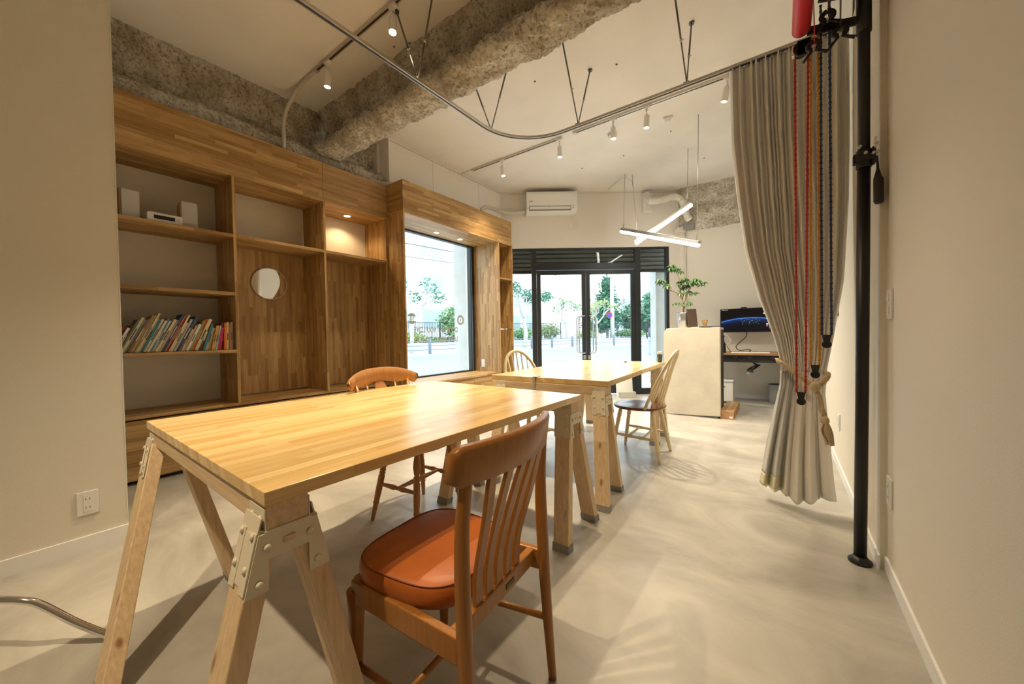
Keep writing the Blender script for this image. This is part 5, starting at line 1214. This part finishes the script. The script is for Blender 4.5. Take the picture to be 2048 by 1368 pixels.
def tree(x, y, h, label, crown, nl, size, leafm, trunk=.13, seed=1, bare=False, z0=G + .12):
    r = random.Random(seed); t = thing('street_tree', label, 'tree', (x, y, z0), 0, 'trees across the street')
    mb = MB(); fork = h * (.42 if bare else .35); top = Vector((x + r.uniform(-.1, .1), y, z0 + fork))
    mb.tube(smooth_path([(x, y, z0), (x + .06, y + .03, z0 + fork * .5), top], 5), [trunk * (1.15 - .4 * i / 10) for i in range(11)], 10)
    tips_ = []
    def grow(p, d, L, rr, dep):
        q = p + d * L; mid = p.lerp(q, .5) + Vector((r.uniform(-1, 1), r.uniform(-1, 1), r.uniform(-.3, .6))) * L * .12
        mb.tube(smooth_path([p, mid, q], 3), [rr * (1 - .35 * i / 6) for i in range(7)], 6)
        if dep == 0: tips_.append(q); return
        for k in range(r.choice((2, 3))):
            nd = (d + Vector((r.uniform(-1, 1), r.uniform(-1, 1), r.uniform(-.25, .7))) * .75).normalized(); grow(q, nd, L * r.uniform(.6, .85), rr * .62, dep - 1)
    for k in range(3):
        a = 2.1 * k + r.random(); grow(top, Vector((math.cos(a) * .7, math.sin(a) * .7, .8)).normalized(), h * .22, trunk * .62, 2)
    mb.build('trunk', TB, t)
    if crown: bl = [((x + cx_, y + cy_, z0 + cz_), rr_) for cx_, cy_, cz_, rr_ in crown]
    else: bl = [((p.x, p.y, p.z), (.45, .45, .4)) for p in tips_]
    foliage(t, bl, nl, size, leafm, 'foliage', seed); return t
tree(-16.16, 24.0, 5.4, 'pruned street tree with sparse leaves, seen through the left side light', None, 520, .24, GL[0], .17, 3, True)
tree(-15.43, 29.5, 4.6, 'bare pruned tree just left of the door meeting stiles', None, 260, .22, GL[1], .14, 8, True)
tree(-13.26, 31.0, 4.3, 'pale pruned tree seen beside the right door handle', None, 240, .22, GL[2], .13, 12, True)
tree(-18.0, 14.5, 4.8, 'small tree at the left edge of the street window view', None, 420, .2, GL[0], .12, 5, True)
tree(-19.3, 19.4, 3.0, 'bushy young tree growing through the fence at the right of the window view', [(0, 0, 1.7, (1.2, 1.2, 1.3))], 1100, .26, GL[1], .06, 6, False, .4)
tree(-15.1, 38.0, 7.2, 'tall conical green tree beside the utility pole', [(0, 0, 2.6, (1.9, 1.9, 1.6)), (0, 0, 4.4, (1.4, 1.4, 1.5)), (.1, 0, 6.0, (.8, .8, 1.2))], 3600, .36, GL[0], .16, 7, False, G)
tree(-13.2, 41.0, 4.8, 'rounded green tree right of the utility pole', [(0, 0, 2.8, (2.0, 2.0, 1.7)), (1.2, 0, 2.0, (1.4, 1.4, 1.0))], 2600, .34, GL[0], .14, 9, False, G)
tree(-17.8, 41.0, 5.2, 'light green tree left of the conical tree', [(0, 0, 2.6, (1.8, 1.8, 2.0))], 2200, .34, GL[2], .14, 10, False, G)
tree(-10.75, 38.0, 5.6, 'dark leafy tree seen through the right side light', [(0, 0, 3.0, (2.0, 2.0, 1.9)), (.8, 0, 4.4, (1.3, 1.3, 1.0))], 2600, .34, GL[0], .16, 11, False, G)
tree(-15.6, 50.0, 6.5, 'hazy green tree farthest along the street', [(0, 0, 3.2, (2.8, 2.2, 2.4))], 2200, .4, GL[1], .16, 14, False, G)
def bush(x, y, z, rx, ry, h, label, m, n, seed):
    t = thing('hedge_bush', label, 'bush', (x, y, z), 0, 'bushes on the bank across the street')
    mb = MB()
    for i in range(7): a = i * .9; mb.rod((x, y, z), (x + rx * .6 * math.cos(a), y + ry * .6 * math.sin(a), z + h * .7), .025, .008, 5)
    mb.build('branches', TB, t); foliage(t, [((x, y, z + h * .55), (rx, ry, h * .55))], n, .17, m, 'foliage', seed)
bush(-17.4, 30.0, .5, 1.0, 1.6, 1.5, 'yellow-green bush behind the left door leaf', GL[2], 1700, 21)
bush(-17.4, 25.6, .5, .9, 1.3, 1.1, 'mixed green bush behind the left side light', GL[1], 1200, 22)
bush(-20.2, 16.3, .5, .6, 1.4, .8, 'low yellow-green bush at the left of the window view', GL[2], 1100, 23)
bush(-19.5, 20.4, .5, .5, 1.5, .55, 'low dark bush at the right of the window view', GL[0], 1000, 24)
bush(-19.7, 18.2, .5, .4, 1.4, .42, 'low bright groundcover in the centre of the window view', GL[1], 900, 25)
bush(-14.9, 32.5, .5, .7, 2.2, .8, 'low hedge left of the utility pole', GL[2], 1400, 26)
bush(-12.0, 36.0, .5, 2.0, 1.0, .9, 'low hedge right of the utility pole', GL[1], 1400, 27)
# utility pole and sign
t = thing('utility_pole', 'pale concrete utility pole with a round no-parking sign', 'utility pole', (-12.9, 33.9, G + .12))
MB().tube([(-12.9, 33.9, G + .12), (-12.9, 33.9, 9)], [.2, .15], 14).build('pole', mat('pole_concrete', (.66, .66, .64), .9), t)
sgm = Matrix.Translation((-13.03, 33.5, 2.75)) @ Matrix.Rotation(.35, 4, 'Z') @ Matrix.Rotation(PI / 2, 4, 'X')
MB().tube([(0, 0, 0), (0, 0, .01)], .27, 24, M=sgm).build('sign_rim', mat('sign_red', (.7, .03, .04), .5), t); MB().tube([(0, 0, .011), (0, 0, .016)], .21, 24, M=sgm).build('sign_face', mat('sign_blue', (.03, .08, .5), .5), t)
MB().bar((-.15, .15, .018), (.15, -.15, .018), .045, .004, (0, 0, 1), sgm).build('sign_slash', mat('sign_red', (.7, .03, .04), .5), t)
# bag on a bollard
t = thing('street_bollard', 'pale square bollard on the near pavement corner', 'bollard', (-5.35, 19.4, G))
B(-5.48, -5.26, 19.3, 19.5, G, .62).build('shaft', mat('bollard_blue', (.34, .42, .50), .7), t, bevel=.03); B(-5.50, -5.24, 19.28, 19.52, .62, .68).build('cap', mat('bollard_blue', (.34, .42, .50), .7), t, bevel=.02)
t = thing('covered_bundle', 'grey cloth-covered bundle resting on the bollard outside', 'bundle', (-5.2, 19.4, .68))
mb = MB(); vs, fs = [], []
for j in range(13):
    for i in range(20):
        a = 2 * PI * i / 20; v = j / 12; rr_ = math.sin(min(1, v * 1.05 + .08) * PI) ** .6 * (1 - .15 * v); vs.append((-5.12 + .42 * rr_ * math.cos(a) * (1 + .12 * math.sin(3 * a + v * 5)), 19.4 + .3 * rr_ * math.sin(a), .66 + .95 * v + .03 * math.sin(5 * a)))
fs = [(j * 20 + i, j * 20 + (i + 1) % 20, (j + 1) * 20 + (i + 1) % 20, (j + 1) * 20 + i) for j in range(12) for i in range(20)]
mb.add(vs, fs, None, True).build('cloth', mat('grey_blue_cloth', (.13, .17, .22), .8), t)
MB().tube(smooth_path([(-5.46, 19.1, .75), (-5.50, 19.08, 1.1), (-5.40, 19.08, 1.4), (-5.15, 19.1, 1.6)], 5), .03, 8).build('strap', BLACKM, t)
# buildings across the street
WB = mat('white_render', (.80, .81, .82), .9); WN = mat('pale_window_glass', (.45, .58, .66), .25); GB = mat('grey_block_far', (.40, .44, .50), .8)
def building(label, x0, x1, y0, y1, h, m, wins, z0=G, face='x', rz_=0):
    c = ((x0 + x1) / 2, (y0 + y1) / 2, z0); t = thing('street_building', label, 'building', c, rz_, None)
    hx, hy = (x1 - x0) / 2, (y1 - y0) / 2
    B(-hx, hx, -hy, hy, 0, h).build('walls', m, t, world=False)
    for a, b, zz0, zz1 in wins:
        if face == 'x': fr = B(hx, hx + .04, a - .05, b + .05, zz0 - .05, zz1 + .05).build('window', mat('window_frame_grey', (.55, .58, .60), .6), t, world=False); B(hx + .02, hx + .06, a, b, zz0, zz1).build('pane', WN, fr, world=False)
        else: fr = B(a - .05, b + .05, -hy - .04, -hy, zz0 - .05, zz1 + .05).build('window', mat('window_frame_grey', (.55, .58, .60), .6), t, world=False); B(a, b, -hy - .06, -hy - .02, zz0, zz1).build('pane', WN, fr, world=False)
    B(-hx - .1, hx + .1, -hy - .1, hy + .1, h, h + .2).build('parapet', m, t, world=False)
    return t
building('long white building behind the picket fence across the street', -40, -25, 4, 27, 12, WB, [(-10 + 4 * i, -7.6 + 4 * i, z, z + 1.6) for i in range(5) for z in (1.9, 5.0, 8.2)])
building('white low building behind the left door leaf', -38, -26, 30, 44, 7, WB, [(-6 + 4 * i, -3.6 + 4 * i, z, z + 1.5) for i in range(3) for z in (2.0, 4.8)])
building('grey apartment block at the far right of the street', -8.5, -2, 46, 54, 14, GB, [(-2.8 + 1.9 * i, -1.5 + 1.9 * i, z, z + 1.4) for i in range(3) for z in (1.5, 4.3, 7.1, 9.9)], face='y', rz_=.1)
building('white wall building closing the end of the street', -24, -12, 62, 70, 9, WB, [(-4 + 3 * i, -2.4 + 3 * i, z, z + 1.4) for i in range(3) for z in (2, 5)], face='y')
t = thing('overhead_wires', 'dark overhead power wires crossing the street', 'wires', (-14, 25, 6.5))
for a, b, r in (((-22, 2, 7.4), (-11, 40, 6.2), .022), ((-22, 2, 6.4), (-12.9, 33.9, 6.0), .018), ((-12.9, 33.9, 6.3), (2, 44, 7.4), .02)):
    a, b = Vector(a), Vector(b); MB().tube([a.lerp(b, i / 12) - Vector((0, 0, 1.4 * (i / 12) * (1 - i / 12))) for i in range(13)], r, 5).build('wire', BLACKM, t)

# portals so that daylight through the glazing samples cleanly (they emit nothing themselves)
def portal(name, M, w, h):
    l = bpy.data.lights.new(name, 'AREA'); l.shape = 'RECTANGLE'; l.size = w; l.size_y = h; l.cycles.is_portal = True
    o = bpy.data.objects.new(name, l); COL.objects.link(o); o.matrix_world = M
portal('front_portal', MF @ Matrix.Translation((.75, .12, 1.25)) @ Matrix.Rotation(-PI / 2, 4, 'X'), 2.9, 2.5)
portal('window_portal', Matrix.Translation((-4.06, 3.57, 1.46)) @ Matrix.Rotation(-PI / 2, 4, 'Y'), 1.98, 1.65)
